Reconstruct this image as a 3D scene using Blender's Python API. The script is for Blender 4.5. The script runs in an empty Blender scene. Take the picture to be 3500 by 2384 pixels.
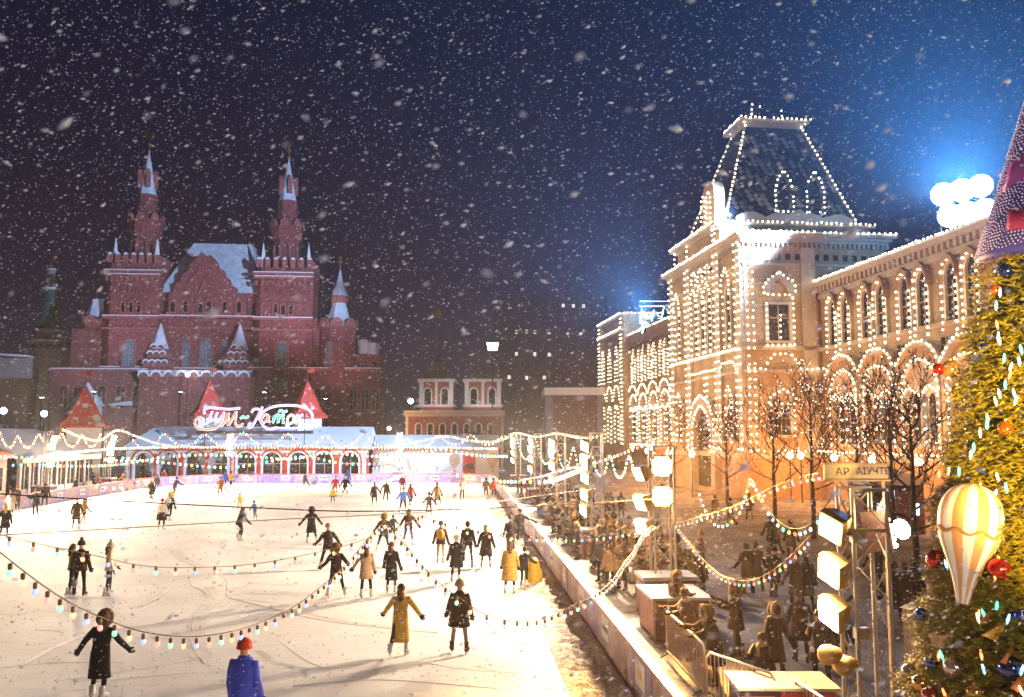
import bpy, bmesh, math, random
from mathutils import Vector, Matrix, Euler
random.seed(7)
sc = bpy.context.scene
col = sc.collection
PI = math.pi
# ---------------------------------------------------------------- camera
F, CX, CY, HOR, EYE = 2950.0, 1750.0, 1192.0, 1487.0, 5.2   # focal length etc. in units of the 3500 px wide photograph
PITCH = math.atan((HOR - CY) / F)
cd = bpy.data.cameras.new('camera'); cam = bpy.data.objects.new('camera', cd); col.objects.link(cam)
cam.location = (0, 0, EYE); cam.rotation_euler = (PI / 2 + PITCH, 0, 0)
cd.sensor_width = 36; cd.lens = F / 3500 * 36; cd.clip_start = 0.1; cd.clip_end = 2000
cd.dof.use_dof = True; cd.dof.focus_distance = 34; cd.dof.aperture_fstop = 2.6; cd.dof.aperture_blades = 0
sc.camera = cam
# ---------------------------------------------------------------- night sky
w = bpy.data.worlds.new('World'); sc.world = w; w.use_nodes = True
nt = w.node_tree; nt.nodes.clear()
wo = nt.nodes.new('ShaderNodeOutputWorld'); bg = nt.nodes.new('ShaderNodeBackground')
tc = nt.nodes.new('ShaderNodeTexCoord'); sp = nt.nodes.new('ShaderNodeSeparateXYZ'); cr = nt.nodes.new('ShaderNodeValToRGB')
cr.color_ramp.elements[0].position = 0.0; cr.color_ramp.elements[0].color = (0.008, 0.006, 0.022, 1)
cr.color_ramp.elements[1].position = 0.6; cr.color_ramp.elements[1].color = (0.003, 0.003, 0.015, 1)
nt.links.new(tc.outputs['Generated'], sp.inputs[0]); nt.links.new(sp.outputs['Z'], cr.inputs[0])
nt.links.new(cr.outputs[0], bg.inputs['Color']); bg.inputs['Strength'].default_value = 1.0
nt.links.new(bg.outputs[0], wo.inputs['Surface'])
# ---------------------------------------------------------------- render look
sc.view_settings.view_transform = 'Standard'; sc.view_settings.look = 'None'
sc.view_settings.exposure = 0.0; sc.view_settings.gamma = 1.0
cy = sc.cycles
cy.use_denoising = True; cy.use_adaptive_sampling = True; cy.adaptive_threshold = 0.025
cy.max_bounces = 4; cy.diffuse_bounces = 2; cy.glossy_bounces = 2; cy.transmission_bounces = 4; cy.transparent_max_bounces = 8
cy.volume_bounces = 0; cy.sample_clamp_indirect = 3.0; cy.sample_clamp_direct = 0
cy.caustics_reflective = False; cy.caustics_refractive = False
try: cy.use_light_tree = True
except Exception: pass
# ---------------------------------------------------------------- helpers
def ray(px, py):
    s, c = math.sin(PITCH), math.cos(PITCH)
    a, b = (px - CX) / F, (CY - py) / F
    return Vector((a, c - b * s, s + b * c))
def at(px, py, Y):                      # the point at depth Y that the photograph shows at (px, py)
    r = ray(px, py); return Vector((0, 0, EYE)) + r * (Y / r.y)
def ground(px, py, z=0.0):
    r = ray(px, py); return Vector((0, 0, EYE)) + r * ((z - EYE) / r.z)
def frame(vpx):                         # rotation about z of a frame whose y axis points to the vanishing point vpx
    return -math.atan((vpx - CX) / F)
def rot(a, x, y, z=0.0):
    return Vector((x * math.cos(a) - y * math.sin(a), x * math.sin(a) + y * math.cos(a), z))
RA, GA, MA = frame(1570), frame(1390), math.radians(5)     # rink, arcade, museum

def nodes_of(name):
    m = bpy.data.materials.new(name); m.use_nodes = True
    n = m.node_tree.nodes; return m, n, m.node_tree.links, n['Principled BSDF']
def mat(name, c, rough=0.7, var=0.25, scale=3.0, bump=0.0, metal=0.0, c2=None, detail=4.0, spec=0.3, coords='Object', bscale=None):
    m, n, l, b = nodes_of(name)
    b.inputs['Roughness'].default_value = rough; b.inputs['Metallic'].default_value = metal
    b.inputs['Specular IOR Level'].default_value = spec
    t = n.new('ShaderNodeTexCoord'); ns = n.new('ShaderNodeTexNoise')
    ns.inputs['Scale'].default_value = scale; ns.inputs['Detail'].default_value = detail
    l.new(t.outputs[coords], ns.inputs['Vector'])
    r = n.new('ShaderNodeValToRGB')
    if c2 is None: a, z = tuple(k * (1 - var) for k in c), tuple(min(1, k * (1 + var)) for k in c)
    else: a, z = c, c2
    r.color_ramp.elements[0].position = 0.3; r.color_ramp.elements[0].color = (*a, 1)
    r.color_ramp.elements[1].position = 0.7; r.color_ramp.elements[1].color = (*z, 1)
    l.new(ns.outputs[0], r.inputs[0]); l.new(r.outputs[0], b.inputs['Base Color'])
    if bump:
        n2 = n.new('ShaderNodeTexNoise'); n2.inputs['Scale'].default_value = bscale or scale * 4; n2.inputs['Detail'].default_value = 6
        l.new(t.outputs[coords], n2.inputs['Vector'])
        bp = n.new('ShaderNodeBump'); bp.inputs['Strength'].default_value = bump; bp.inputs['Distance'].default_value = 0.05
        l.new(n2.outputs[0], bp.inputs['Height']); l.new(bp.outputs[0], b.inputs['Normal'])
    return m
def em(name, c, s, sample=False):
    m, n, l, b = nodes_of(name)
    b.inputs['Base Color'].default_value = (*c, 1); b.inputs['Emission Color'].default_value = (*c, 1)
    b.inputs['Emission Strength'].default_value = s; b.inputs['Roughness'].default_value = 0.4
    m.cycles.emission_sampling = 'AUTO' if sample else 'NONE'
    return m
class MB:
    def __init__(s, f=None): s.v = []; s.f = []; s.m = []; s.map = f; s.mi = 0
    def add(s, vs, fs):
        o = len(s.v)
        s.v += [tuple(s.map(*p)) for p in vs] if s.map else [tuple(p) for p in vs]
        s.f += [tuple(i + o for i in f) for f in fs]; s.m += [s.mi] * len(fs); return s
    def box(s, x0, x1, y0, y1, z0, z1):
        return s.add([(x0,y0,z0),(x1,y0,z0),(x1,y1,z0),(x0,y1,z0),(x0,y0,z1),(x1,y0,z1),(x1,y1,z1),(x0,y1,z1)],
                     [(0,3,2,1),(4,5,6,7),(0,1,5,4),(1,2,6,5),(2,3,7,6),(3,0,4,7)])
    def frust(s, a, b):                  # a, b = (x0,x1,y0,y1,z)
        return s.add([(a[0],a[2],a[4]),(a[1],a[2],a[4]),(a[1],a[3],a[4]),(a[0],a[3],a[4]),(b[0],b[2],b[4]),(b[1],b[2],b[4]),(b[1],b[3],b[4]),(b[0],b[3],b[4])],
                     [(0,3,2,1),(4,5,6,7),(0,1,5,4),(1,2,6,5),(2,3,7,6),(3,0,4,7)])
    def prism(s, poly, y0, y1):          # polygon in (x, z), pulled along y
        n = len(poly)
        return s.add([(x, y0, z) for x, z in poly] + [(x, y1, z) for x, z in poly],
                     [tuple(range(n)), tuple(range(2 * n - 1, n - 1, -1))] + [(i, (i + 1) % n, n + (i + 1) % n, n + i) for i in range(n)])
    def band(s, inner, outer, y0, y1):   # strip between two open paths in (x, z)
        n = len(inner); vs = []
        for (a, b), (c, d) in zip(inner, outer): vs += [(a, y0, b), (c, y0, d), (c, y1, d), (a, y1, b)]
        fs = []
        for i in range(n - 1):
            k = 4 * i
            for j in range(4): fs.append((k + j, k + (j + 1) % 4, k + 4 + (j + 1) % 4, k + 4 + j))
        fs += [(0, 1, 2, 3), (4 * n - 1, 4 * n - 2, 4 * n - 3, 4 * n - 4)]
        return s.add(vs, fs)
    def tube(s, pts, r, n=5):
        pts = [Vector(p) for p in pts]; vs = []; k = len(pts)
        for i, p in enumerate(pts):
            d = (pts[min(i + 1, k - 1)] - pts[max(i - 1, 0)]).normalized()
            u = d.cross(Vector((0, 0, 1)));
            if u.length < 0.05: u = d.cross(Vector((1, 0, 0)))
            u.normalize(); q = d.cross(u); rr = r[i] if isinstance(r, (list, tuple)) else r
            for j in range(n):
                t = 2 * PI * j / n; vs.append(p + u * (rr * math.cos(t)) + q * (rr * math.sin(t)))
        fs = [(i*n+j, i*n+(j+1) % n, (i+1)*n+(j+1) % n, (i+1)*n+j) for i in range(k - 1) for j in range(n)]
        fs += [tuple(range(n - 1, -1, -1)), tuple(range((k - 1) * n, k * n))]
        return s.add(vs, fs)
    def lathe(s, prof, n=12, c=(0, 0, 0), a0=0.0):
        vs = []; k = len(prof)
        for r, z in prof:
            for j in range(n):
                t = 2 * PI * j / n + a0; vs.append((c[0] + r * math.cos(t), c[1] + r * math.sin(t), c[2] + z))
        fs = [(i*n+j, i*n+(j+1) % n, (i+1)*n+(j+1) % n, (i+1)*n+j) for i in range(k - 1) for j in range(n)]
        fs += [tuple(range(n - 1, -1, -1)), tuple(range((k - 1) * n, k * n))]
        return s.add(vs, fs)
    def ball(s, c, r, n=8, k=5, sq=(1, 1, 1)):
        pr = [(max(0.02, math.sin(PI * i / k)) * r, -math.cos(PI * i / k) * r) for i in range(k + 1)]
        vs = []
        for rr, z in pr:
            for j in range(n):
                t = 2 * PI * j / n; vs.append((c[0] + rr * math.cos(t) * sq[0], c[1] + rr * math.sin(t) * sq[1], c[2] + z * sq[2]))
        fs = [(i*n+j, i*n+(j+1) % n, (i+1)*n+(j+1) % n, (i+1)*n+j) for i in range(k) for j in range(n)]
        fs += [tuple(range(n - 1, -1, -1)), tuple(range(k * n, (k + 1) * n))]
        return s.add(vs, fs)
    def mesh(s, name, mats, smooth=False, fix=True):
        me = bpy.data.meshes.new(name); me.from_pydata(s.v, [], s.f)
        for m in (mats if isinstance(mats, (list, tuple)) else [mats]): me.materials.append(m)
        if any(s.m): me.polygons.foreach_set('material_index', s.m)
        if fix:
            b = bmesh.new(); b.from_mesh(me); bmesh.ops.recalc_face_normals(b, faces=b.faces); b.to_mesh(me); b.free()
        if smooth: me.polygons.foreach_set('use_smooth', [True] * len(me.polygons))
        me.update(); return me
    def build(s, name, mats, parent=None, smooth=False, fix=True):
        return put(name, s.mesh(name, mats, smooth, fix), parent)
def put(name, me, parent=None, loc=None, rotz=None, scale=None, rote=None):
    o = bpy.data.objects.new(name, me); col.objects.link(o)
    if parent is not None: o.parent = parent
    if loc is not None: o.location = loc
    if rotz is not None: o.rotation_euler.z = rotz
    if rote is not None: o.rotation_euler = rote
    if scale is not None: o.scale = scale if isinstance(scale, (tuple, list)) else (scale,) * 3
    return o
def tag(o, label, cat, group=None):
    o['label'] = label; o['category'] = cat
    if group: o['group'] = group
    return o
def kind(o, k, label=None):
    o['kind'] = k
    if label: o['label'] = label
    return o
def thing(name, label, cat, loc=(0, 0, 0), rotz=0.0, group=None):
    o = bpy.data.objects.new(name, None); col.objects.link(o); o.empty_display_size = 0.3
    o.location = loc; o.rotation_euler.z = rotz; return tag(o, label, cat, group)
def lamp(name, kindl, loc, energy, color, aim=None, size=0.4, angle=None, parent=None, blend=0.6):
    d = bpy.data.lights.new(name, kindl); d.energy = energy; d.color = color
    if kindl == 'AREA': d.shape = 'DISK'; d.size = size
    else: d.shadow_soft_size = size
    if kindl == 'SPOT': d.spot_size = math.radians(angle); d.spot_blend = blend
    o = bpy.data.objects.new(name, d); col.objects.link(o); o.location = loc
    if aim is not None: o.rotation_euler = (Vector(aim) - Vector(loc)).to_track_quat('-Z', 'Y').to_euler()
    if kindl == 'AREA': o.visible_camera = True
    return o
def arc(cx, cz, r, n=10, a0=180, a1=0, rz=None):
    return [(cx + r * math.cos(math.radians(a0 + (a1 - a0) * i / n)), cz + (rz or r) * math.sin(math.radians(a0 + (a1 - a0) * i / n))) for i in range(n + 1)]
def ogee(cx, cz, r, h, n=6):            # pointed arch path, left foot to right foot
    p = [(-1, 0), (-1.02, .3), (-.85, .62), (-.5, .85), (-.18, .98), (0, 1.18), (.18, .98), (.5, .85), (.85, .62), (1.02, .3), (1, 0)]
    return [(cx + a * r, cz + b * h) for a, b in p]
def lancet(cx, cz, r, h):
    return [(cx - r, cz), (cx - r * .95, cz + h * .4), (cx - r * .6, cz + h * .78), (cx, cz + h), (cx + r * .6, cz + h * .78), (cx + r * .95, cz + h * .4), (cx + r, cz)]
def along(pts, step):                   # points every step metres along a polyline
    out = []; pts = [Vector(p) for p in pts]; carry = 0.0
    for a, b in zip(pts, pts[1:]):
        d = (b - a).length; t = carry
        while t < d: out.append(a.lerp(b, t / d)); t += step
        carry = t - d
    return out
def catmull(pts, n=8):
    P = [Vector(p) for p in pts]; P = [P[0] * 2 - P[1]] + P + [P[-1] * 2 - P[-2]]; out = []
    for i in range(1, len(P) - 2):
        a, b, c, d = P[i-1], P[i], P[i+1], P[i+2]
        for k in range(n):
            t = k / n
            out.append(0.5 * ((2*b) + (c - a) * t + (2*a - 5*b + 4*c - d) * t*t + (3*b - a - 3*c + d) * t**3))
    out.append(P[-2]); return out
# ---------------------------------------------------------------- materials
M = {}
M['stone'] = mat('warm_stone', (0.44, 0.30, 0.18), 0.85, 0.18, 0.8, 0.5, bscale=5)
M['stone_trim'] = mat('pale_stone_trim', (0.52, 0.43, 0.34), 0.8, 0.12, 1.5, 0.3)
M['pane'] = mat('dark_window_glass', (0.03, 0.022, 0.02), 0.15, 0.5, 0.7, spec=0.6)
M['pane_lit'] = mat('blue_window_glass', (0.16, 0.19, 0.22), 0.2, 0.4, 1.0, spec=0.6)
M['slate'] = mat('dark_slate', (0.035, 0.05, 0.08), 0.6, 0.4, 2.0, 0.3)
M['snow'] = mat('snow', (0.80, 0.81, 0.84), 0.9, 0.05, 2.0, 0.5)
M['brick'] = mat('dark_red_brick', (0.22, 0.062, 0.062), 0.9, 0.35, 1.6, 0.6, bscale=9)
M['brick_trim'] = mat('red_brick_trim', (0.30, 0.10, 0.095), 0.9, 0.25, 2.0, 0.4)
M['gold'] = mat('gilt_metal', (0.70, 0.42, 0.08), 0.3, 0.2, 4, metal=1.0)
M['white'] = mat('white_paint', (0.75, 0.74, 0.72), 0.6, 0.06, 3.0)
M['red_paint'] = mat('red_paint', (0.55, 0.06, 0.03), 0.6, 0.15, 3.0)
M['green_roof'] = mat('dark_green_tile', (0.03, 0.10, 0.09), 0.6, 0.3, 3.0)
M['grey_stone'] = mat('grey_plaster', (0.30, 0.26, 0.25), 0.9, 0.15, 2.0, 0.3)
M['metal'] = mat('galvanised_steel', (0.62, 0.58, 0.52), 0.42, 0.12, 6.0, metal=0.55)
M['dark_metal'] = mat('black_metal', (0.03, 0.03, 0.03), 0.5, 0.3, 6.0)
M['wood'] = mat('pale_wood', (0.50, 0.36, 0.22), 0.75, 0.2, 4.0)
M['cable'] = mat('black_cable', (0.015, 0.014, 0.013), 0.6, 0.2, 5)
M['cable_tan'] = mat('tan_cable', (0.42, 0.30, 0.17), 0.6, 0.2, 5)
M['bulb'] = em('white_bulb', (1.0, 0.86, 0.56), 9.0)
M['lens'] = em('floodlight_lens', (1.0, 0.80, 0.50), 40.0)
M['lens_blue'] = em('cold_floodlight_lens', (0.62, 0.83, 1.0), 45.0)
for k, c in dict(yellow=(1.0, 0.60, 0.10), blue=(0.16, 0.35, 1.0), red=(1.0, 0.12, 0.07), green=(0.10, 1.0, 0.55), white=(1.0, 0.86, 0.62)).items():
    M['b_' + k] = em(k + '_garland_bulb', c, 4.0); M['n_' + k] = em(k + '_near_bulb', tuple(.30 + .65 * x ** 1.3 for x in c), 1.35)
ico = MB().ball((0, 0, 0), 1.0, 6, 4)
BULB = ico.mesh('bulb', M['bulb'], True)
COLS = ['yellow', 'blue', 'red', 'green']
BULBN = {k: MB().ball((0, 0, 0), 1.0, 10, 6, (1, 1, 1.3)).mesh('bulb', M['n_' + k], True) for k in COLS + ['white']}
BULBC = {k: MB().ball((0, 0, 0), 1.0, 8, 5, (1, 1, 1.35)).mesh('bulb', M['b_' + k], True) for k in COLS + ['white']}
HAZE = 0.00027
# ================================================================ GROUND AND RINK
def ground_mat():
    m, n, l, b = nodes_of('trodden_snow_on_cobbles')
    t = n.new('ShaderNodeTexCoord')
    a = n.new('ShaderNodeTexNoise'); a.inputs['Scale'].default_value = 0.35; a.inputs['Detail'].default_value = 8; a.inputs['Roughness'].default_value = 0.65
    c = n.new('ShaderNodeTexVoronoi'); c.inputs['Scale'].default_value = 3.2
    f = n.new('ShaderNodeTexNoise'); f.inputs['Scale'].default_value = 5; f.inputs['Detail'].default_value = 5
    for k in (a, c, f): l.new(t.outputs['Object'], k.inputs['Vector'])
    r = n.new('ShaderNodeValToRGB'); e = r.color_ramp.elements
    e[0].position = 0.36; e[0].color = (0.15, 0.125, 0.12, 1); e[1].position = 0.62; e[1].color = (0.42, 0.40, 0.41, 1)
    mx = n.new('ShaderNodeMix'); mx.data_type = 'RGBA'; mx.blend_type = 'MULTIPLY'; mx.inputs['Factor'].default_value = 0.35
    l.new(a.outputs[0], r.inputs[0]); l.new(r.outputs[0], mx.inputs['A']); l.new(f.outputs[0], mx.inputs['B'])
    l.new(mx.outputs['Result'], b.inputs['Base Color'])
    b.inputs['Roughness'].default_value = 0.85
    bp = n.new('ShaderNodeBump'); bp.inputs['Strength'].default_value = 0.5; bp.inputs['Distance'].default_value = 0.04
    ad = n.new('ShaderNodeMath'); l.new(c.outputs['Distance'], ad.inputs[0]); l.new(f.outputs[0], ad.inputs[1])
    l.new(ad.outputs[0], bp.inputs['Height']); l.new(bp.outputs[0], b.inputs['Normal'])
    return m
def ice_mat():
    m, n, l, b = nodes_of('skated_ice_with_snow_dust')
    t = n.new('ShaderNodeTexCoord')
    big = n.new('ShaderNodeTexNoise'); big.inputs['Scale'].default_value = 0.25; big.inputs['Detail'].default_value = 5
    l.new(t.outputs['Object'], big.inputs['Vector'])
    hs = []
    for ang, sx in ((20, 0.9), (-35, 1.1), (75, 0.8), (-80, 1.0)):
        mp = n.new('ShaderNodeMapping'); mp.inputs['Rotation'].default_value = (0, 0, math.radians(ang)); mp.inputs['Scale'].default_value = (0.5 * sx, 13.0, 1)
        ns = n.new('ShaderNodeTexNoise'); ns.inputs['Scale'].default_value = 1.0; ns.inputs['Detail'].default_value = 3; ns.inputs['Distortion'].default_value = 0.8
        l.new(t.outputs['Object'], mp.inputs[0]); l.new(mp.outputs[0], ns.inputs['Vector'])
        rp = n.new('ShaderNodeValToRGB'); rp.color_ramp.elements[0].position = 0.60; rp.color_ramp.elements[1].position = 0.68
        l.new(ns.outputs[0], rp.inputs[0]); hs.append(rp.outputs[0])
    s = hs[0]
    for h in hs[1:]:
        a = n.new('ShaderNodeMath'); a.operation = 'MAXIMUM'; l.new(s, a.inputs[0]); l.new(h, a.inputs[1]); s = a.outputs[0]
    r = n.new('ShaderNodeValToRGB'); e = r.color_ramp.elements
    e[0].position = 0.3; e[0].color = (0.68, 0.67, 0.68, 1); e[1].position = 0.60; e[1].color = (0.86, 0.86, 0.87, 1)
    l.new(big.outputs[0], r.inputs[0])
    mx = n.new('ShaderNodeMix'); mx.data_type = 'RGBA'; mx.blend_type = 'MIX'
    mu = n.new('ShaderNodeMath'); mu.operation = 'MULTIPLY'; mu.inputs[1].default_value = 0.30
    l.new(s, mu.inputs[0]); l.new(mu.outputs[0], mx.inputs['Factor']); l.new(r.outputs[0], mx.inputs['A']); mx.inputs['B'].default_value = (0.50, 0.49, 0.50, 1)
    l.new(mx.outputs['Result'], b.inputs['Base Color']); b.inputs['Roughness'].default_value = 0.62; b.inputs['Specular IOR Level'].default_value = 0.2
    bp = n.new('ShaderNodeBump'); bp.inputs['Strength'].default_value = 0.3; bp.inputs['Distance'].default_value = 0.02
    l.new(s, bp.inputs['Height']); l.new(bp.outputs[0], b.inputs['Normal'])
    return m
M['ground'] = ground_mat(); M['ice'] = ice_mat()
g = MB(); g.add([(-320, -60, 0), (320, -60, 0), (320, 420, 0), (-320, 420, 0)], [(0, 1, 2, 3)])
kind(g.build('ground', M['ground'], fix=False), 'structure')
RL, RR, RF, RN = -30.5, 3.5, 95.0, -6.0
def corner(cx, cy, r, a0, a1, n=10): return [(cx + r * math.cos(math.radians(a0 + (a1 - a0) * i / n)), cy + r * math.sin(math.radians(a0 + (a1 - a0) * i / n))) for i in range(n + 1)]
outline = [(RR, RN)] + corner(RR - 5, RF - 5, 5, 0, 90) + corner(RL + 9, RF - 9, 9, 90, 180) + [(RL, RN)]
rk = MB(); rk.add([(x, y, 0.03) for x, y in outline], [tuple(range(len(outline)))])
ice = rk.build('ice_rink', M['ice'], fix=False); ice.rotation_euler.z = RA; kind(ice, 'structure')
M['ridge'] = mat('shaved_ice_ridge', (0.80, 0.80, 0.82), 0.9, 0.08, 4)
def on_rink(px, py):
    p = ground(px, py); return rot(-RA, p.x, p.y, 0.03)
for path in ([(585, 1880), (600, 1905), (640, 1925), (690, 1950)], [(690, 1950), (655, 1985), (655, 2005), (700, 2030), (705, 2060), (670, 2110), (655, 2160), (660, 2220), (700, 2275)],
             [(720, 1955), (775, 1990), (775, 2040), (830, 2060), (900, 2078)], [(735, 2035), (720, 2080), (690, 2130), (690, 2180)], [(340, 2110), (450, 2085), (540, 2045), (580, 2010)],
             [(390, 2112), (500, 2080), (560, 2050)], [(60, 2290), (250, 2190), (420, 2150)], [(900, 2078), (1130, 2130), (1500, 2170)], [(960, 2200), (1040, 2260), (1110, 2290)], [(1000, 2350), (1300, 2330), (1700, 2360)]):
    mb = MB(); mb.tube(catmull([on_rink(*p) for p in path], 6), 0.011, 5); mb.build('skate_mark', M['ridge'], ice)
for k in range(130):
    y = 14 + 40 * random.random() ** 1.5; x = random.uniform(-.75 * y, min(2, .1 * y)); a = random.uniform(0, PI); L = random.uniform(.6, 3.6); c = random.uniform(-.7, .7)
    pts = [(x + math.cos(a + c * t) * L * t, y + math.sin(a + c * t) * L * t, .03) for t in (0, .33, .66, 1)]
    mb = MB(); mb.tube(pts, random.uniform(.003, .006), 4); mb.build('skate_mark', M['ridge'], ice)
M['worn_ice'] = mat('bare_worn_ice', (0.56, 0.54, 0.54), 0.5, 0.12, 2.0, c2=(0.74, 0.73, 0.73))
for path, wd in (([(590, 1880), (640, 1922), (715, 1950), (748, 1990), (742, 2040), (705, 2080), (674, 2130), (668, 2190), (690, 2255)], .22), ([(345, 2112), (470, 2082), (560, 2030)], .10), ([(40, 2300), (230, 2200), (430, 2152), (640, 2120)], .07), ([(1000, 2090), (1190, 2130), (1480, 2160)], .06), ([(880, 2230), (960, 2275), (1090, 2290), (1240, 2275)], .09)):
    q = [Vector(v) for v in catmull([on_rink(*p) for p in path], 6)]; mb = MB(); vs = []
    for i, v in enumerate(q):
        d = (q[min(i + 1, len(q) - 1)] - q[max(i - 1, 0)]).normalized(); nn = Vector((-d.y, d.x, 0)) * wd * (.7 + .5 * abs(math.sin(i * .9))); vs += [v + nn + Vector((0, 0, .004)), v - nn + Vector((0, 0, .004))]
    mb.add(vs, [(2 * i, 2 * i + 1, 2 * i + 3, 2 * i + 2) for i in range(len(q) - 1)]); mb.build('worn_track', M['worn_ice'], ice, fix=False)
# trampled snow bank along the right barrier, on the ice
rng = random.Random(3)
from mathutils import noise as mnoise
def strip(name, x0, x1, y0, y1, nx, ny, hfun, m, k='stuff', label=None):
    vs = []; fs = []
    for j in range(ny + 1):
        for i in range(nx + 1):
            u = i / nx; y = y0 + (y1 - y0) * j / ny; x = x0 + (x1 - x0) * u
            vs.append((x, y, hfun(x, y, u)))
    for j in range(ny):
        for i in range(nx):
            a = j * (nx + 1) + i; fs.append((a, a + 1, a + nx + 2, a + nx + 1))
    mb = MB(); mb.add(vs, fs); o = mb.build(name, m, None, True, fix=False); o.rotation_euler.z = RA
    kind(o, k, label); return o
def bank(x, y, u):
    n = mnoise.noise(Vector((x * 2.2, y * 2.2, 0))) + .6 * mnoise.noise(Vector((x * 6, y * 6, 3))) + .35 * mnoise.noise(Vector((x * 13, y * 13, 8)))
    e = math.sin(min(1, u * 1.5) * PI / 2) * (1 if u < .93 else (1 - u) / .07 * .4 + .6)
    return 0.022 + max(-.01, (0.10 + 0.13 * n) * e - (.02 if u < .05 else 0))
M['dirty_snow'] = mat('scraped_dirty_snow', (0.46, 0.38, 0.31), 0.9, 0.3, 3.0, 0.8, c2=(0.76, 0.73, 0.70), bscale=14, detail=8)
strip('snow_bank', 2.15, 3.44, 6, 93, 26, 1300, bank, M['dirty_snow'], 'stuff', 'lumpy scraped snow heaped along the foot of the right barrier')
strip('snow_ledge', 3.62, 4.75, 6, 93, 12, 700, lambda x, y, u: 0.02 + max(0, .16 + .10 * mnoise.noise(Vector((x * 3, y * 1.6, 1)))) * (1 - u) ** .5, M['dirty_snow'], 'stuff', 'crusty snow ledge behind the right rink barrier')
strip('snow_drift', RL + .1, RL + 1.2, 40, 86, 8, 200, lambda x, y, u: 0.035 + .07 * (1 - u) * (1 + mnoise.noise(Vector((x * 2, y * 2, 4)))), M['snow'], 'stuff', 'white snow swept along the foot of the left barrier')
# dark drain strips across the plaza snow
for a, b in (((2380, 1855), (2560, 1935)), ((2450, 1850), (2640, 1925)), ((2500, 2000), (2830, 2190)), ((2900, 2090), (3060, 2150))):
    p, q = ground(*a), ground(*b); d = (q - p).normalized(); nn = Vector((-d.y, d.x, 0)) * .11
    mb = MB(); mb.add([p + nn + Vector((0, 0, .004)), p - nn + Vector((0, 0, .004)), q - nn + Vector((0, 0, .004)), q + nn + Vector((0, 0, .004))], [(0, 1, 2, 3)])
    kind(mb.build('drain_strip', mat('wet_drain_stone', (0.07, 0.055, 0.05), 0.5), fix=False), 'structure')
# ---------------------------------------------------------------- barriers
def panel_mat(name, base, spots):
    m, n, l, b = nodes_of(name)
    t = n.new('ShaderNodeTexCoord'); v = n.new('ShaderNodeTexVoronoi'); v.inputs['Scale'].default_value = 2.6; v.inputs['Randomness'].default_value = 1
    ns = n.new('ShaderNodeTexNoise'); ns.inputs['Scale'].default_value = 3.0; ns.inputs['Detail'].default_value = 4
    oi = n.new('ShaderNodeObjectInfo'); ad = n.new('ShaderNodeVectorMath'); ad.operation = 'ADD'
    sc_ = n.new('ShaderNodeVectorMath'); sc_.operation = 'SCALE'; sc_.inputs['Scale'].default_value = 3.0
    l.new(oi.outputs['Location'], sc_.inputs[0]); l.new(t.outputs['Object'], ad.inputs[0]); l.new(sc_.outputs[0], ad.inputs[1])
    l.new(ad.outputs[0], v.inputs['Vector']); l.new(ad.outputs[0], ns.inputs['Vector'])
    r = n.new('ShaderNodeValToRGB'); e = r.color_ramp.elements; e[0].position = .06; e[0].color = (1, 1, 1, 1); e[1].position = .16; e[1].color = (0, 0, 0, 1)
    l.new(v.outputs['Distance'], r.inputs[0])
    rb = n.new('ShaderNodeValToRGB'); rb.color_ramp.elements[0].position = .4; rb.color_ramp.elements[0].color = (*base[0], 1); rb.color_ramp.elements[1].position = .6; rb.color_ramp.elements[1].color = (*base[1], 1)
    l.new(ns.outputs[0], rb.inputs[0])
    rs = n.new('ShaderNodeValToRGB'); rs.color_ramp.elements[0].color = (*spots[0], 1); rs.color_ramp.elements[1].color = (*spots[1], 1); rs.color_ramp.interpolation = 'CONSTANT'; rs.color_ramp.elements[1].position = .5
    sx = n.new('ShaderNodeSeparateColor'); l.new(v.outputs['Color'], sx.inputs[0]); l.new(sx.outputs[0], rs.inputs[0])
    mx = n.new('ShaderNodeMix'); mx.data_type = 'RGBA'; l.new(r.outputs[0], mx.inputs['Factor']); l.new(rb.outputs[0], mx.inputs['A']); l.new(rs.outputs[0], mx.inputs['B'])
    l.new(mx.outputs['Result'], b.inputs['Base Color']); b.inputs['Roughness'].default_value = .35
    return m
M['panel_purple'] = panel_mat('printed_purple_panel', ((0.30, 0.20, 0.42), (0.45, 0.36, 0.55)), ((0.80, 0.45, 0.12), (0.75, 0.70, 0.75)))
M['panel_pink'] = panel_mat('printed_rose_panel', ((0.42, 0.27, 0.30), (0.55, 0.42, 0.42)), ((0.80, 0.42, 0.10), (0.75, 0.62, 0.55)))
M['poster'] = mat('cream_poster', (0.74, 0.70, 0.66), 0.5, 0.05)
M['print'] = mat('dark_print', (0.12, 0.10, 0.22), 0.5, 0.2)
M['print_orange'] = mat('orange_print', (0.75, 0.30, 0.06), 0.5, 0.2)
M['rail'] = mat('yellow_plastic_rail', (0.62, 0.42, 0.16), 0.28, 0.12, 2.0, spec=0.6)
M['rail_white'] = mat('red_plastic_rail', (0.55, 0.16, 0.10), 0.35, 0.15, 2.0, spec=0.5)
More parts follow.
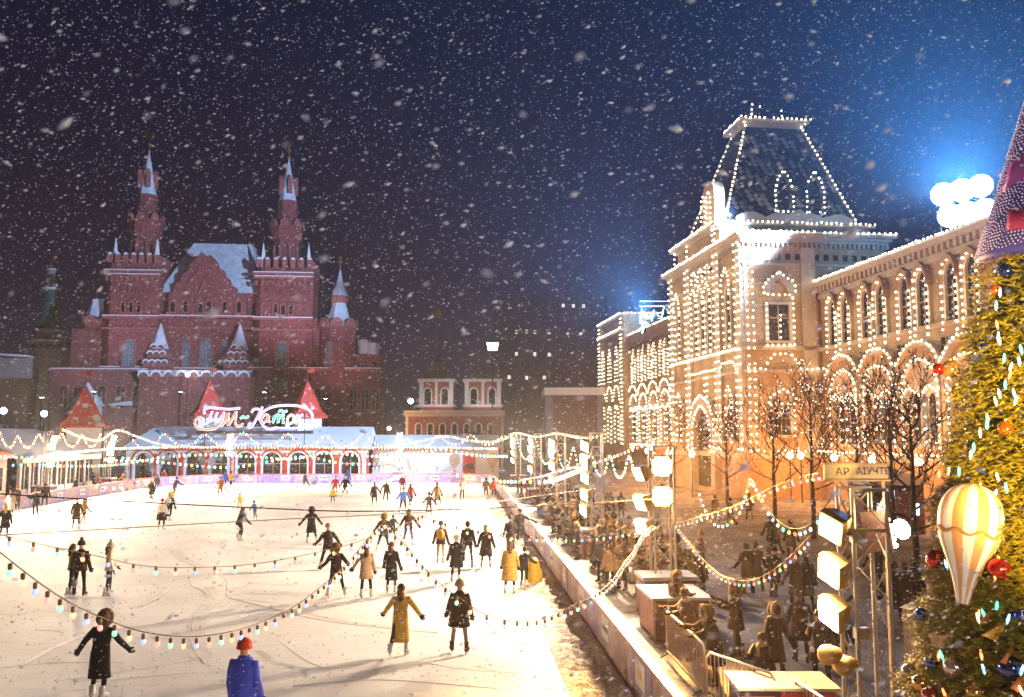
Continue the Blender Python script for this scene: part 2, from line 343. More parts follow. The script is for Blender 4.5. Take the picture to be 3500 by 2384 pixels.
def barrier(label, path, pm, rm, flip=1):
    """path in the rink frame; panels about 2 m long stand along it, print on the rink side"""
    root = thing('rink_barrier', label, 'barrier', (0, 0, 0), RA)
    pts = along([(x, y, 0) for x, y in path], 2.0); k = 0
    for a, b in zip(pts, pts[1:]):
        d = b - a; L = d.length; ang = math.atan2(d.y, d.x)
        mb = MB(); mb.box(.012, L - .012, -.03, .03, .03, .98)
        o = mb.build('panel', pm[k % len(pm)], root); o.location = a; o.rotation_euler.z = ang
        mb = MB(); mb.box(-.03, .03, .034 * flip, .10 * flip, .02, .96)
        q = mb.build('post', M['metal'], root); q.location = a; q.rotation_euler.z = ang
        mb = MB(); mb.box(0.004, L - .004, -.075, .085, .98, 1.03)
        r = mb.build('top_rail', rm, root); r.location = a; r.rotation_euler.z = ang
        mb = MB(); mb.box(.012, L - .012, -.042, -.031, .035, .19); q = mb.build('kick_plate', M['rail'], o)
        if k % 2 == 0:
            s = -1 * flip; w0 = L * .28; w1 = L * .74
            mb = MB(); mb.box(w0, w1, .032 * s, .042 * s, .34, .84); p = mb.build('poster', M['poster'], o)
            mb = MB(); ft = .046 * s; bk = .0425 * s
            mode = (k // 2) % 3
            if mode == 0: mb.prism([(w0 + .1 + (w1 - w0 - .2) * i / 8, .60 + .08 * math.sin(i * 1.7)) for i in range(9)] + [(w1 - .1, .50), (w0 + .1, .50)], ft, bk)
            elif mode == 1: mb.prism([(L * .51 + .17 * math.cos(i * PI / 6), .6 + .11 * math.sin(i * PI / 6)) for i in range(12)], ft, bk)
            else: mb.box(w0 + .08, w1 - .08, min(ft, bk), max(ft, bk), .52, .64)
            mb.build('logo', M['print'] if mode != 1 else M['print_orange'], o)
        k += 1
    return root
barrier('long rose and orange panelled rink barrier running away on the right', [(RR + .05, 12), (RR + .05, RF - 5)], [M['panel_pink'], M['panel_pink'], M['panel_purple']], M['rail'], -1)
barrier('curved purple printed barrier across the far end of the rink', list(reversed(corner(RR - 4.95, RF - 4.95, 5, 0, 90, 8))) [::-1] + corner(RL + 9, RF - 8.95, 9.05, 90, 180, 10), [M['panel_purple'], M['panel_purple'], M['panel_pink']], M['rail_white'], -1)
barrier('lilac printed rink barrier with red rail along the left side', [(RL - .05, RF - 9), (RL - .05, 44)], [M['panel_purple'], M['panel_pink']], M['rail_white'], -1)
# ================================================================ ARCADE BUILDING WITH BULBS
gum = thing('arcade_building', 'long pale stone shopping arcade with corner tower, outlined in strings of white bulbs', 'building', (0, 0, 0), GA)
bulbs = []
def string(pts, step=.42): bulbs.extend(along(pts, step * 1.15))
def face(L): return lambda u, v, z: (L - v, u, z)        # street front: u along the street, v out of the wall
def side(A): return lambda u, v, z: (u, A - v, z)        # tower flank: u across, v out of the wall
def wmap(f, path, v): return [f(a, v, b) for a, b in path]
def window(f, cx, z0, w, h, top='lancet', parent=None, pm='pane', fw=.16, head=None):
    """opening with pane set back behind a proud frame"""
    root = parent or gum; hd = head or w * .9
    path = {'lancet': lancet(cx, z0 + h, w / 2, hd), 'round': arc(cx, z0 + h, w / 2, 8, rz=hd), 'flat': [(cx - w / 2, z0 + h), (cx + w / 2, z0 + h)], 'ogee': ogee(cx, z0 + h, w / 2, hd)}[top]
    inn = [(cx - w / 2, z0)] + path + [(cx + w / 2, z0)]
    k = 1 + 2 * fw / w
    out = [(cx + (a - cx) * k, z0 + (b - z0) * (1 + fw / (h + hd)) - (.0 if b > z0 else 0)) for a, b in inn]
    mb = MB(f); mb.prism(inn, .01, .05); win = mb.build('window', M[pm], root)
    mb = MB(f); mb.band(inn, out, .0, .26); mb.build('frame', M['stone_trim'], win)
    mb = MB(f); mb.box(cx - .04, cx + .04, .05, .10, z0, z0 + h); mb.box(cx - w / 2, cx + w / 2, .05, .09, z0 + h * .62, z0 + h * .62 + .08); mb.build('mullion', M['wood'], win)
    mb = MB(f); mb.box(cx - w / 2 - fw - .1, cx + w / 2 + fw + .1, .0, .38, z0 - .18, z0 - .002); mb.build('sill', M['stone_trim'], win)
    return inn
def wing(L, A0, A1, zs, centres, zc, back):
    mb = MB(); mb.box(L, L + back, A0, A1, 0, zc - 1.5); mb.build('wall', M['stone'], gum)
    f = face(L)
    for z0, z1, d in ((zc - 1.5, zc - 1.1, .25), (zc - 1.1, zc - .5, .12), (zc - .5, zc - .12, .55), (12.05 * zs, 12.35 * zs, .3), (3.3, 3.7, .45), (9.0 * zs - .2, 9.0 * zs, .1)):
        mb = MB(f); mb.box(A0, A1, -.5, d, z0, z1); mb.build('cornice', M['stone_trim'], gum)
    mb = MB(f); mb.box(A0, A1, -.8, .6, zc - .12, zc + .02); mb.build('snow_cap', M['snow'], gum)
    mb = MB(); mb.add([(L + .4, A0, zc), (L + .4, A1, zc), (L + back, A1, zc + 3), (L + back, A0, zc + 3)], [(0, 1, 2, 3)]); mb.build('roof', M['slate'], gum)
    n = int((A1 - A0) / .62)
    for i in range(n):                                   # little blocks under the cornice
        a = A0 + (i + .5) * (A1 - A0) / n
        mb = MB(f); mb.box(a - .14, a + .14, .121, .42, zc - .98, zc - .52); mb.build('corbel', M['stone_trim'], gum)
    string([f(a, .6, zc + .05) for a in (A0, A1)], .36)
    string([f(a, .5, 3.85) for a in (A0, A1)], .5)
    for c in centres:
        for s in (-1.02, 1.02):
            inn = window(f, c + .45 + s, 11.95 * zs + .35, 1.15, 2.6 * zs, 'lancet', head=1.25)
            hood = [(a, b + .28) for a, b in lancet(c + .45 + s, 11.95 * zs + .35 + 2.6 * zs, .82, 1.45)]
            mb = MB(f); mb.band(lancet(c + .45 + s, 11.95 * zs + .35 + 2.6 * zs, .76, 1.35), hood, .0, .5); mb.build('hood_mould', M['stone'], gum)
            pth = [(c + .45 + s - .72, 11.7 * zs)] + lancet(c + .45 + s, 11.95 * zs + .35 + 2.6 * zs, .72, 1.4) + [(c + .45 + s + .72, 11.7 * zs)]
            string(wmap(f, pth, .42), .40)
        R = 2.0
        pth = [(c - R, 4.3)] + arc(c, 8.3 * zs, R, 12, rz=1.9) + [(c + R, 4.3)]
        mb = MB(f); mb.prism([(c - R + .3, 4.3)] + arc(c, 8.3 * zs, R - .3, 10, rz=1.6) + [(c + R - .3, 4.3)], .01, .05); win = mb.build('window', M['stone_trim'], gum)
        mb = MB(f); mb.band([(c - R + .3, 4.3)] + arc(c, 8.3 * zs, R - .3, 10, rz=1.6) + [(c + R - .3, 4.3)], pth, 0, .34); mb.build('frame', M['stone_trim'], win)
        for dx in (-.85, 0, .85):
            mb = MB(f); mb.prism([(c + dx - .32, 4.5)] + lancet(c + dx, 7.4 * zs, .32, .5) + [(c + dx + .32, 4.5)], .055, .09); mb.build('pane', M['pane_lit'] if dx == 0 else M['pane'], win)
        string(wmap(f, pth, .45), .42)
        string(wmap(f, [(c - R + .1, 8.0 * zs), (c - R * .6, 8.35 * zs), (c - .3, 8.0 * zs), (c, 7.8 * zs), (c + .3, 8.0 * zs), (c + R * .6, 8.35 * zs), (c + R - .1, 8.0 * zs)], .45), .36)
        for dx in (-.45, .45): string(wmap(f, [(c + dx, 8.0 * zs), (c + dx, 4.4)], .4), .7)
        h = 5.05 / 2
        mb = MB(f); mb.band(arc(c, 9.75 * zs, 2.2, 10, 170, 10, rz=1.35), arc(c, 9.75 * zs, 2.45, 10, 170, 10, rz=1.65), 0, .5); mb.build('archivolt', M['stone_trim'], gum)
        string(wmap(f, [(c - h, 9.95 * zs)] + arc(c, 9.75 * zs, 2.2, 10, 165, 15, rz=1.65) + [(c + h, 9.95 * zs)], .55), .40)
        for e in (c - h,):
            mb = MB(f); mb.box(e - .3, e + .3, 0, .3, 3.71, 9.0 * zs - .21); mb.build('pilaster', M['stone_trim'], gum)
            for q in (-.28, .28):
                mb = MB(f); mb.box(e + q - .16, e + q + .16, .0, .06, 10.4 * zs, 11.4 * zs); mb.build('panel', M['pane'], gum)
wing(34.0, 36.0, 67.4, 1.0, [63.4 - 5.05 * k for k in range(5)], 17.85, 18)
wing(33.0, 87.0, 124.0, 1.09, [101.3 - 5.2 + 5.2 * k for k in range(6)], 19.8, 18)
# end pavilion
mb = MB(); mb.box(31.8, 37, 124, 140, 0, 23.4); mb.build('wall', M['stone'], gum)
pf = face(31.8)
for z in (23.2, 20.9, 13.8):
    mb = MB(pf); mb.box(123.8, 140.2, -.4, .4, z - .35, z); mb.build('cornice', M['stone_trim'], gum)
    if z > 15: string([pf(a, .55, z) for a in (124, 140)], .4)
    if z == 23.2: string([(31.8 + k, 123.7, z) for k in (0, 5)], .5)
for a in (124.4, 125.2, 139.0, 139.8): string([pf(a, .3, 3.9), pf(a, .3, 23.2)], .52)
for c in (127.5, 132, 136.5):
    window(pf, c, 14.2, 1.3, 3.0, 'lancet')
    for dx in (-.75, .75): string(wmap(pf, [(c + dx, 13.4), (c + dx, 17.2), (c, 18.7)], .35), .5)
    string(wmap(pf, arc(c, 10.4, 1.9, 8, rz=2.2), .4), .5)
    string(wmap(pf, [(c - 1.1, 4)] + arc(c, 8, 1.1, 6, rz=1.6) + [(c + 1.1, 4)], .4), .55)
    window(pf, c, 4.4, 1.7, 3.4, 'round')
# tower ---------------------------------------------------------------
TL, TA0, TA1 = 27.5, 67.5, 87.0
mb = MB(); mb.box(TL, 40, TA0, TA1, 0, 21.1); mb.build('tower_wall', M['stone'], gum)
tf, ts = face(TL), side(TA0)
for z0, z1, d in ((21.1, 21.35, .25), (21.35, 21.6, .45), (21.6, 21.85, .75), (19.2, 19.4, .15), (12.15, 12.5, .3), (10.3, 10.55, .25), (3.3, 3.7, .45)):
    mb = MB(); mb.box(TL - d, 40 + d, TA0 - d, TA1 + d, z0, z1); mb.build('cornice', M['stone_trim'], gum)
mb = MB(); mb.box(TL - .7, 40.7, TA0 - .7, TA1 + .7, 21.85, 21.97); mb.build('snow_cap', M['snow'], gum)
mb = MB(); mb.box(TL, 41.2, 72.7, 84.6, 21.97, 23.5); mb.build('attic', M['stone'], gum)
for z0, z1, d in ((23.5, 23.75, .3), (23.75, 24.0, .7)):
    mb = MB(); mb.box(TL - d, 41.2 + d, 72.7 - d, 84.6 + d, z0, z1); mb.build('cornice', M['stone_trim'], gum)
mb = MB(); mb.frust((TL - .6, 41.8, 72.1, 85.2, 24.0), (TL + .6, 40.8, 73.4, 84.2, 24.5)); mb.build('snow_cap', M['snow'], gum)
for i in range(30):                                      # dentils and little niches of the flank
    u = TL + .3 + i * .42
    mb = MB(ts); mb.box(u, u + .2, .0, .34, 20.72, 21.09); mb.build('corbel', M['stone_trim'], gum)
    if i % 2 == 0:
        mb = MB(ts); mb.box(u, u + .42, .0, .05, 19.7, 20.2); mb.build('panel', M['pane'], gum)
for i in range(46):
    u = TA0 + .2 + i * .42
    mb = MB(tf); mb.box(u, u + .2, .0, .34, 20.72, 21.09); mb.build('corbel', M['stone_trim'], gum)
for z in (15.8, 17.6): 
    mb = MB(ts); mb.box(TL, TL + 5.5, 0, .05, z, z + .12); mb.build('string_course', M['stone_trim'], gum)
mb = MB(ts); mb.box(32.4, 33.6, 0, .3, 3.71, 20.7); mb.build('pilaster', M['stone_trim'], gum)
string([(40.6, TA0 - .8, 21.95), (TL - .8, TA0 - .8, 21.95), (TL - .8, TA1 + .8, 21.95)], .42)
string([(41.8, 71.9, 24.05), (TL - .8, 71.9, 24.05), (TL - .8, 85.3, 24.05)], .40)
string([ts(TL, .5, 10.55), ts(29.0, .5, 10.55)], .45)
string(wmap(ts, [(29.0, 10.55), (29.25, 11.2), (29.8, 11.75), (31.2, 11.75), (31.75, 11.2), (32.0, 10.55), (34, 10.55)], .5), .42)
string([ts(TL, .55, 3.9), ts(34, .55, 3.9)], .5)
WX = 30.35
window(ts, WX, 12.9, 1.75, 3.0, 'flat', fw=.3)
mb = MB(ts); mb.band(ogee(WX, 16.7, .8, 1.2), ogee(WX, 16.7, 1.25, 1.75), 0, .5); mb.build('pediment', M['stone_trim'], gum)
string(wmap(ts, [(WX - 1.15, 12.5), (WX - 1.15, 16.7), (WX + 1.15, 16.7), (WX + 1.15, 12.5), (WX - 1.15, 12.5)], .5), .42)
string(wmap(ts, ogee(WX, 16.85, 1.35, 1.55), .5), .38)
string(wmap(ts, [(WX + .1, 13.2), (WX + .1, 15), (WX + .35, 15.7)], .3), .4)
window(ts, WX, 5.2, 1.4, 2.1, 'flat', fw=.25)
string(wmap(ts, [(WX - 1, 5.0), (WX - 1, 7.7), (WX + 1, 7.7), (WX + 1, 5.0)], .5), .45)
string(wmap(ts, ogee(WX, 7.8, 1.15, .95), .5), .4)
for a in (67.7, 68.5, 72.5, 73.4, 80.5, 81.4, 85.6, 86.6):
    string([tf(a, .45, 4.0), tf(a, .45, 21.9)], .55)
    if a in (68.5, 73.4, 81.4, 86.6):
        mb = MB(tf); mb.box(a - .95, a + .15, 0, .32, 3.71, 20.7); mb.build('pilaster', M['stone_trim'], gum)
for u in (TL + .12, TL + .62): string([ts(u, .35, 4.0), ts(u, .35, 21.9)], .55)
for a in (73.4, 80.5, 72.9, 84.3): string([tf(a, .45, 22), tf(a, .45, 23.9)], .45)
string([tf(68.5, .5, 12.3), tf(86.5, .5, 12.3)], .42)
string(wmap(tf, [(68.4, 10.6), (69.3, 11.3), (71.7, 11.3), (72.4, 10.6)], .5), .42)
string(wmap(tf, [(73.6, 10.9), (80.4, 10.9)], .5), .42)
for c in (75.1, 77, 78.9):
    window(tf, c, 13.0, 1.0, 4.2, 'ogee', fw=.2)
    for dx in (-.7, .7): string(wmap(tf, [(c + dx, 12.7), (c + dx, 17.4)], .45), .5)
    string(wmap(tf, ogee(c, 17.4, .8, 1.5), .5), .4)
    mb = MB(tf); mb.prism(arc(c, 20, .5, 6), 0, .06); mb.build('niche', M['pane'], gum)
    string(wmap(tf, [(c - .6, 19.4)] + arc(c, 20.0, .6, 6) + [(c + .6, 19.4)], .4), .42)
for c in (70.5, 84.0):
    window(tf, c, 13.0, .9, 4.0, 'lancet', fw=.2); window(tf, c, 4.9, 1.0, 3.0, 'lancet', fw=.2)
    for dx in (-.65, .65): string(wmap(tf, [(c + dx, 12.7), (c + dx, 17.2)], .45), .55); string(wmap(tf, [(c + dx, 4.6), (c + dx, 8)], .45), .5)
    string(wmap(tf, ogee(c, 17.4, .9, 1.8), .5), .4); string(wmap(tf, lancet(c, 8, .65, 1.3), .45), .45)
mb = MB(tf); mb.prism([(74.6, 0.5)] + lancet(77, 5.0, 2.4, 2.9) + [(79.4, .5)], .01, .06); prt = mb.build('portal', M['pane'], gum)
mb = MB(tf); mb.band([(74.6, .5)] + lancet(77, 5.0, 2.4, 2.9) + [(79.4, .5)], [(73.6, .5)] + lancet(77, 5.2, 3.4, 3.7) + [(80.4, .5)], 0, .6); mb.build('frame', M['stone_trim'], prt)
string(wmap(tf, [(74.6, 3.7)] + lancet(77, 5.0, 2.4, 2.9) + [(79.4, 3.7)], .65), .42)
string(wmap(tf, [(73.6, 3.7)] + lancet(77, 5.2, 3.4, 3.7) + [(80.4, 3.7)], .65), .42)
for c in (75.5, 76.2): string(wmap(tf, [(c, 8.6), (c, 10.7)], .5), .5)
# front pediment turret above the attic
mb = MB(tf); mb.prism([(73.3, 24.0), (73.3, 26.8)] + lancet(74.9, 26.8, 1.6, 1.7) + [(76.5, 24.0)], -.8, .2); mb.build('turret', M['stone'], gum)
for c in (74.2, 75.6): string(wmap(tf, [(c - .5, 24.2), (c - .5, 26.6), (c, 27.3), (c + .5, 26.6), (c + .5, 24.2)], .45), .42)
# hipped roof with shingles
r0, r1 = (TL + .7, 40.9, 73.3, 84.2, 24.3), (31.9, 37.6, 77.0, 80.6, 34.6)
mb = MB(); mb.frust(r0, r1); roof = mb.build('tower_roof', M['slate'], gum)
mb = MB(); mb.frust(r1, (31.8, 37.7, 76.9, 80.7, 35.0)); mb.frust((31.3, 38.2, 76.4, 81.2, 35.0), (31.3, 38.2, 76.4, 81.2, 35.3)); mb.build('roof_platform', M['stone_trim'], gum)
for x in (33.3, 36.4):
    mb = MB(); mb.box(x - .1, x + .1, 78.7, 78.9, 35.3, 37.2); mb.build('lantern_post', M['dark_metal'], gum)
mb = MB(); mb.box(33.2, 36.5, 78.7, 78.9, 37.2, 37.35); mb.build('lantern_rail', M['dark_metal'], gum)
string([(33.3, 78.6, 35.5), (33.3, 78.6, 37.4), (33.6, 78.6, 37.7)], .45); string([(36.4, 78.6, 35.5), (36.4, 78.6, 37.3)], .45)
string([(34.2, 78.6, 37.35), (35.6, 78.6, 37.35)], 1.2)
string([(38.2, 76.3, 35.35), (31.3, 76.3, 35.35), (31.3, 81.2, 35.35)], .40)
for a, b in (((r0[0], r0[2], r0[4]), (r1[0], r1[2], r1[4])), ((r0[1], r0[2], r0[4]), (r1[1], r1[2], r1[4])), ((r0[0], r0[3], r0[4]), (r1[0], r1[3], r1[4]))):
    q = Vector(a), Vector(b); o = Vector((0, -.12, .1)); string([q[0] + o, q[1] + o], .44)
    mb = MB(); mb.tube([q[0], q[1]], .14, 6); mb.build('hip_ridge', M['stone_trim'], gum)
    string([q[1] + o, q[1] + Vector((-.3 if a[0] < 33 else .3, -.5, .6))], .4)
sh = [MB().add([(-.3, 0, 0), (0, -.06, -.32), (.3, 0, 0), (0, .0, .3), (-.3, .06, 0), (0, .05, -.32), (.3, .06, 0), (0, .06, .3)], [(0, 1, 2, 3), (4, 7, 6, 5), (0, 4, 5, 1), (1, 5, 6, 2), (2, 6, 7, 3), (3, 7, 4, 0)]).mesh('shingle', m) for m in (M['slate'], mat('snow_dusted_slate', (0.34, 0.34, 0.38), .8, .3, 6))]
def dorm(x, z): return any(abs(x - c) < .98 and 25.2 < z < 29.4 - abs(x - c) for c in (33.9, 36.9))
nsh = 0; slope = math.atan2(r1[2] - r0[2], r1[4] - r0[4])
row = 0; z = r0[4] + .7
while z < 34.2:
    t = (z - r0[4]) / (r1[4] - r0[4]); xa = r0[0] + (r1[0] - r0[0]) * t + .3; xb = r0[1] + (r1[1] - r0[1]) * t - .3; y = r0[2] + (r1[2] - r0[2]) * t
    x = xa + (.31 if row % 2 else 0)
    while x < xb:
        if not dorm(x, z) and nsh < 298:
            snowy = (math.sin((x * .9 + z * 1.3) * 2.2) + mnoise.noise(Vector((x * .5, z * .5, 0))) * 1.4) > (.1 if x < 34 else .55)
            put('shingle', sh[1 if snowy else 0], roof, (x, y - .03, z), rote=(-slope, 0, 0)); nsh += 1
        x += .62
    z += .42; row += 1
for c in (33.9, 36.9):                                  # dormers
    y0 = r0[2] + (r1[2] - r0[2]) * (25.4 - r0[4]) / (r1[4] - r0[4])
    pth = [(c - .85, 25.4), (c - .85, 27.3)] + [(c - .6, 28.3), (c, 29.3), (c + .6, 28.3)] + [(c + .85, 27.3), (c + .85, 25.4)]
    mb = MB(); mb.prism(pth, y0 - .35, y0 + 2.2); d = mb.build('dormer', M['slate'], gum)
    inn = [(c + (a - c) * .6, 25.6 + (b - 25.4) * .8) for a, b in pth]
    mb = MB(); mb.prism(inn, y0 - .37, y0 - .355); mb.build('pane', M['pane'], d)
    string([(a, y0 - .5, b) for a, b in pth] + [(pth[0][0], y0 - .5, pth[0][1])], .42)
mb = MB()                                                # drifted snow at the roof foot
pl = [(r0[0] + 1, 24.35)] + [(r0[0] + 1 + i * .55, 24.75 + .5 * abs(math.sin(i * .62)) + (.6 if i in (10, 11) else 0)) for i in range(21)] + [(40.4, 24.35)]
mb.prism(pl, r0[2] - .35, r0[2] + .55); mb.build('snow_drift', M['snow'], gum)
# the 300 nearest bulbs one by one, the rest together
Gm = Matrix.Rotation(GA, 4, 'Z'); eye = Vector((0, 0, EYE))
def in_view(p):
    v = p - eye; s, c = math.sin(PITCH), math.cos(PITCH); d = v.y * c + v.z * s
    return d > 0 and abs(v.x / d * F) < 1760 and abs((-v.y * s + v.z * c) / d * F) < 1200
bulbs = [(b, (Gm @ b - eye).length) for b in bulbs if in_view(Gm @ b)]
bulbs.sort(key=lambda t: t[1])
rest = MB()
for i, (b, d) in enumerate(bulbs):
    b = b + Vector((random.gauss(0, .018), random.gauss(0, .02), random.gauss(0, .03))); q = random.uniform(.068, .098)
    if random.random() < .025: continue
    if i < 300: put('bulb', BULB, gum, b, scale=q)
    else: rest.ball(b, q, 6, 4)
kind(rest.build('bulb_string', M['bulb'], gum, True, fix=False), 'stuff')
# globe lamps along the foot of the front, and the light they and the bulbs throw up the wall
M['globe'] = em('warm_globe', (1.0, 0.82, 0.5), 14)
def globe(L, A, z, e, colr):
    p = rot(GA, L, A, z)
    mb = MB(); mb.ball((L, A, z), .26, 10, 6); gl = mb.build('globe_lamp', M['globe'], gum, True)
    mb = MB(); mb.tube([(L, A, 0), (L, A, z - .24)], .05); mb.build('lamp_post', M['dark_metal'], gl)
    lamp('globe_light', 'POINT', p, e, colr, size=.27)
OR = (1.0, 0.34, 0.055)
for A in (41, 48.3, 53.5, 58.6, 63.8): globe(30.2, A, 3.6, 7000, OR)
for A in (70.5, 77.0, 84.0): globe(23.8, A, 3.6, 7000, OR)
globe(29.6, 64.4, 3.6, 4500, OR)
for A in (93, 102, 111): globe(29.4, A, 3.6, 7000, OR)
globe(26.6, 126, 3.6, 7000, OR)
# cold floodlight clusters on the roof
def flood_cluster(label, px, py, Y, n, aim, e, tgt, colr=(0.07, 0.36, 1.0), ang=150, soft=0):
    c = at(px, py, Y); root = thing('roof_floodlight', label, 'floodlight', c)
    base = 4.5
    for k, (dx, dz) in enumerate(n):
        mb = MB(); mb.lathe([(.02, .6), (.5, .5), (.82, -.05), (.82, -.12)], 14); h = mb.build('housing', M['dark_metal'], root, True)
        h.location = (dx, 0, dz); q = (Vector(aim) - (c + Vector((dx, 0, dz)))).to_track_quat('-Z', 'Y'); h.rotation_euler = q.to_euler()
        mb = MB(); mb.lathe([(.78, -.125), (.78, -.14)], 14); mb.build('lens', M['lens_blue'], h)
    mb = MB()
    xs = [a for a, b in n]
    for x in (min(xs), max(xs)): mb.tube([(x, .5, -base), (x, .5, 1.2)], .06)
    for zz in sorted(set(b for a, b in n)): mb.tube([(min(xs) - .3, .5, zz), (max(xs) + .3, .5, zz)], .05)
    mb.tube([(min(xs), .5, -base + .3), (max(xs), .5, 0)], .04); mb.build('mast', M['metal'], root)
    lamp('roof_light', 'SPOT', c + (Vector(aim) - c).normalized() * .9, e, colr, tgt, .5, ang, blend=1.0)
    if soft: lamp('roof_light', 'POINT', c + Vector((-.6, -1.2, .2)), soft, (0.20, 0.50, 1.0), size=.5)
flood_cluster('big cold white floodlight cluster on the arcade roof at the right', 3290, 690, 58, [(-1.3, .5), (0, .8), (1.3, 1.1), (-.9, -1.0), (.3, -.8), (1.5, -.6)], at(2500, 700, 10), 620000, Vector((-4, 0, 58)), ang=104, soft=16000)
flood_cluster('smaller cold floodlight cluster on the arcade roof beyond the tower', 2235, 1080, 118, [(-1.6, -.3), (0, 0), (1.4, .5), (-1.2, -1.6), (3.2, 1.4), (5.0, 2.1)], at(700, 800, 130), 420000, Vector((-60, 30, 64)), ang=100, soft=5000)

lamp('roof_beam', 'SPOT', at(3225, 640, 57), 720000, (0.42, 0.62, 1.0), at(800, 960, 158), .5, 32, blend=.8)
lamp('roof_beam', 'SPOT', at(3225, 650, 57), 420000, (0.42, 0.62, 1.0), at(960, 1465, 101), .5, 33, blend=.8)
# ================================================================ BRICK MUSEUM
MY = 157.0; mc = at(735, HOR, MY) - Vector((1.5, 0, 0)); mus = thing('brick_museum', 'dark red brick museum with two spired towers and snowy hipped roof', 'building', (mc.x, mc.y, 0), MA)
MS = F / MY
def mu(px): return (px - 735) / MS
def mz(py): return EYE + (HOR - py) / MS
def fr(u, v, z): return (u, -v, z)
def bwin(x, z0, w, h, d=0.0, pm='pane', par=None, top='round', rec=.05):
    f = lambda u, v, z: (u, -d - v, z)
    head = w / 2 if top == 'round' else w * .7
    path = arc(x, z0 + h, w / 2, 6) if top == 'round' else [(x - w / 2, z0 + h), (x + w / 2, z0 + h)]
    inn = [(x - w / 2, z0)] + path + [(x + w / 2, z0)]; k = 1 + .5 / w
    out = [(x + (a - x) * k, z0 + (b - z0) * (1 + .25 / (h + head))) for a, b in inn]
    mb = MB(f); mb.prism(inn, .01, rec); wn = mb.build('window', M[pm], mus)
    mb = MB(f); mb.band(inn, out, 0, .35); mb.build('surround', M['brick_trim'], wn)
    mb = MB(f); mb.box(x - w / 2 - .3, x + w / 2 + .3, 0, .5, z0 - .3, z0 - .02); mb.build('sill', M['brick_trim'], wn)
    if w > .9:
        mb = MB(f); mb.box(x - .05, x + .05, rec, rec + .05, z0, z0 + h); mb.box(x - w / 2, x + w / 2, rec, rec + .04, z0 + h * .6, z0 + h * .6 + .1); mb.build('mullion', M['grey_stone'], wn)
def ledge(x0, x1, z, d, t=.35, snow=True, y=0.0):
    mb = MB(); mb.box(x0, x1, -d - y, .3 - y, z - t, z); mb.build('cornice', M['brick_trim'], mus)
    if snow:
        mb = MB(); mb.box(x0, x1, -d - .03 - y, .2 - y, z + .002, z + .14); mb.build('snow_cap', M['snow'], mus)
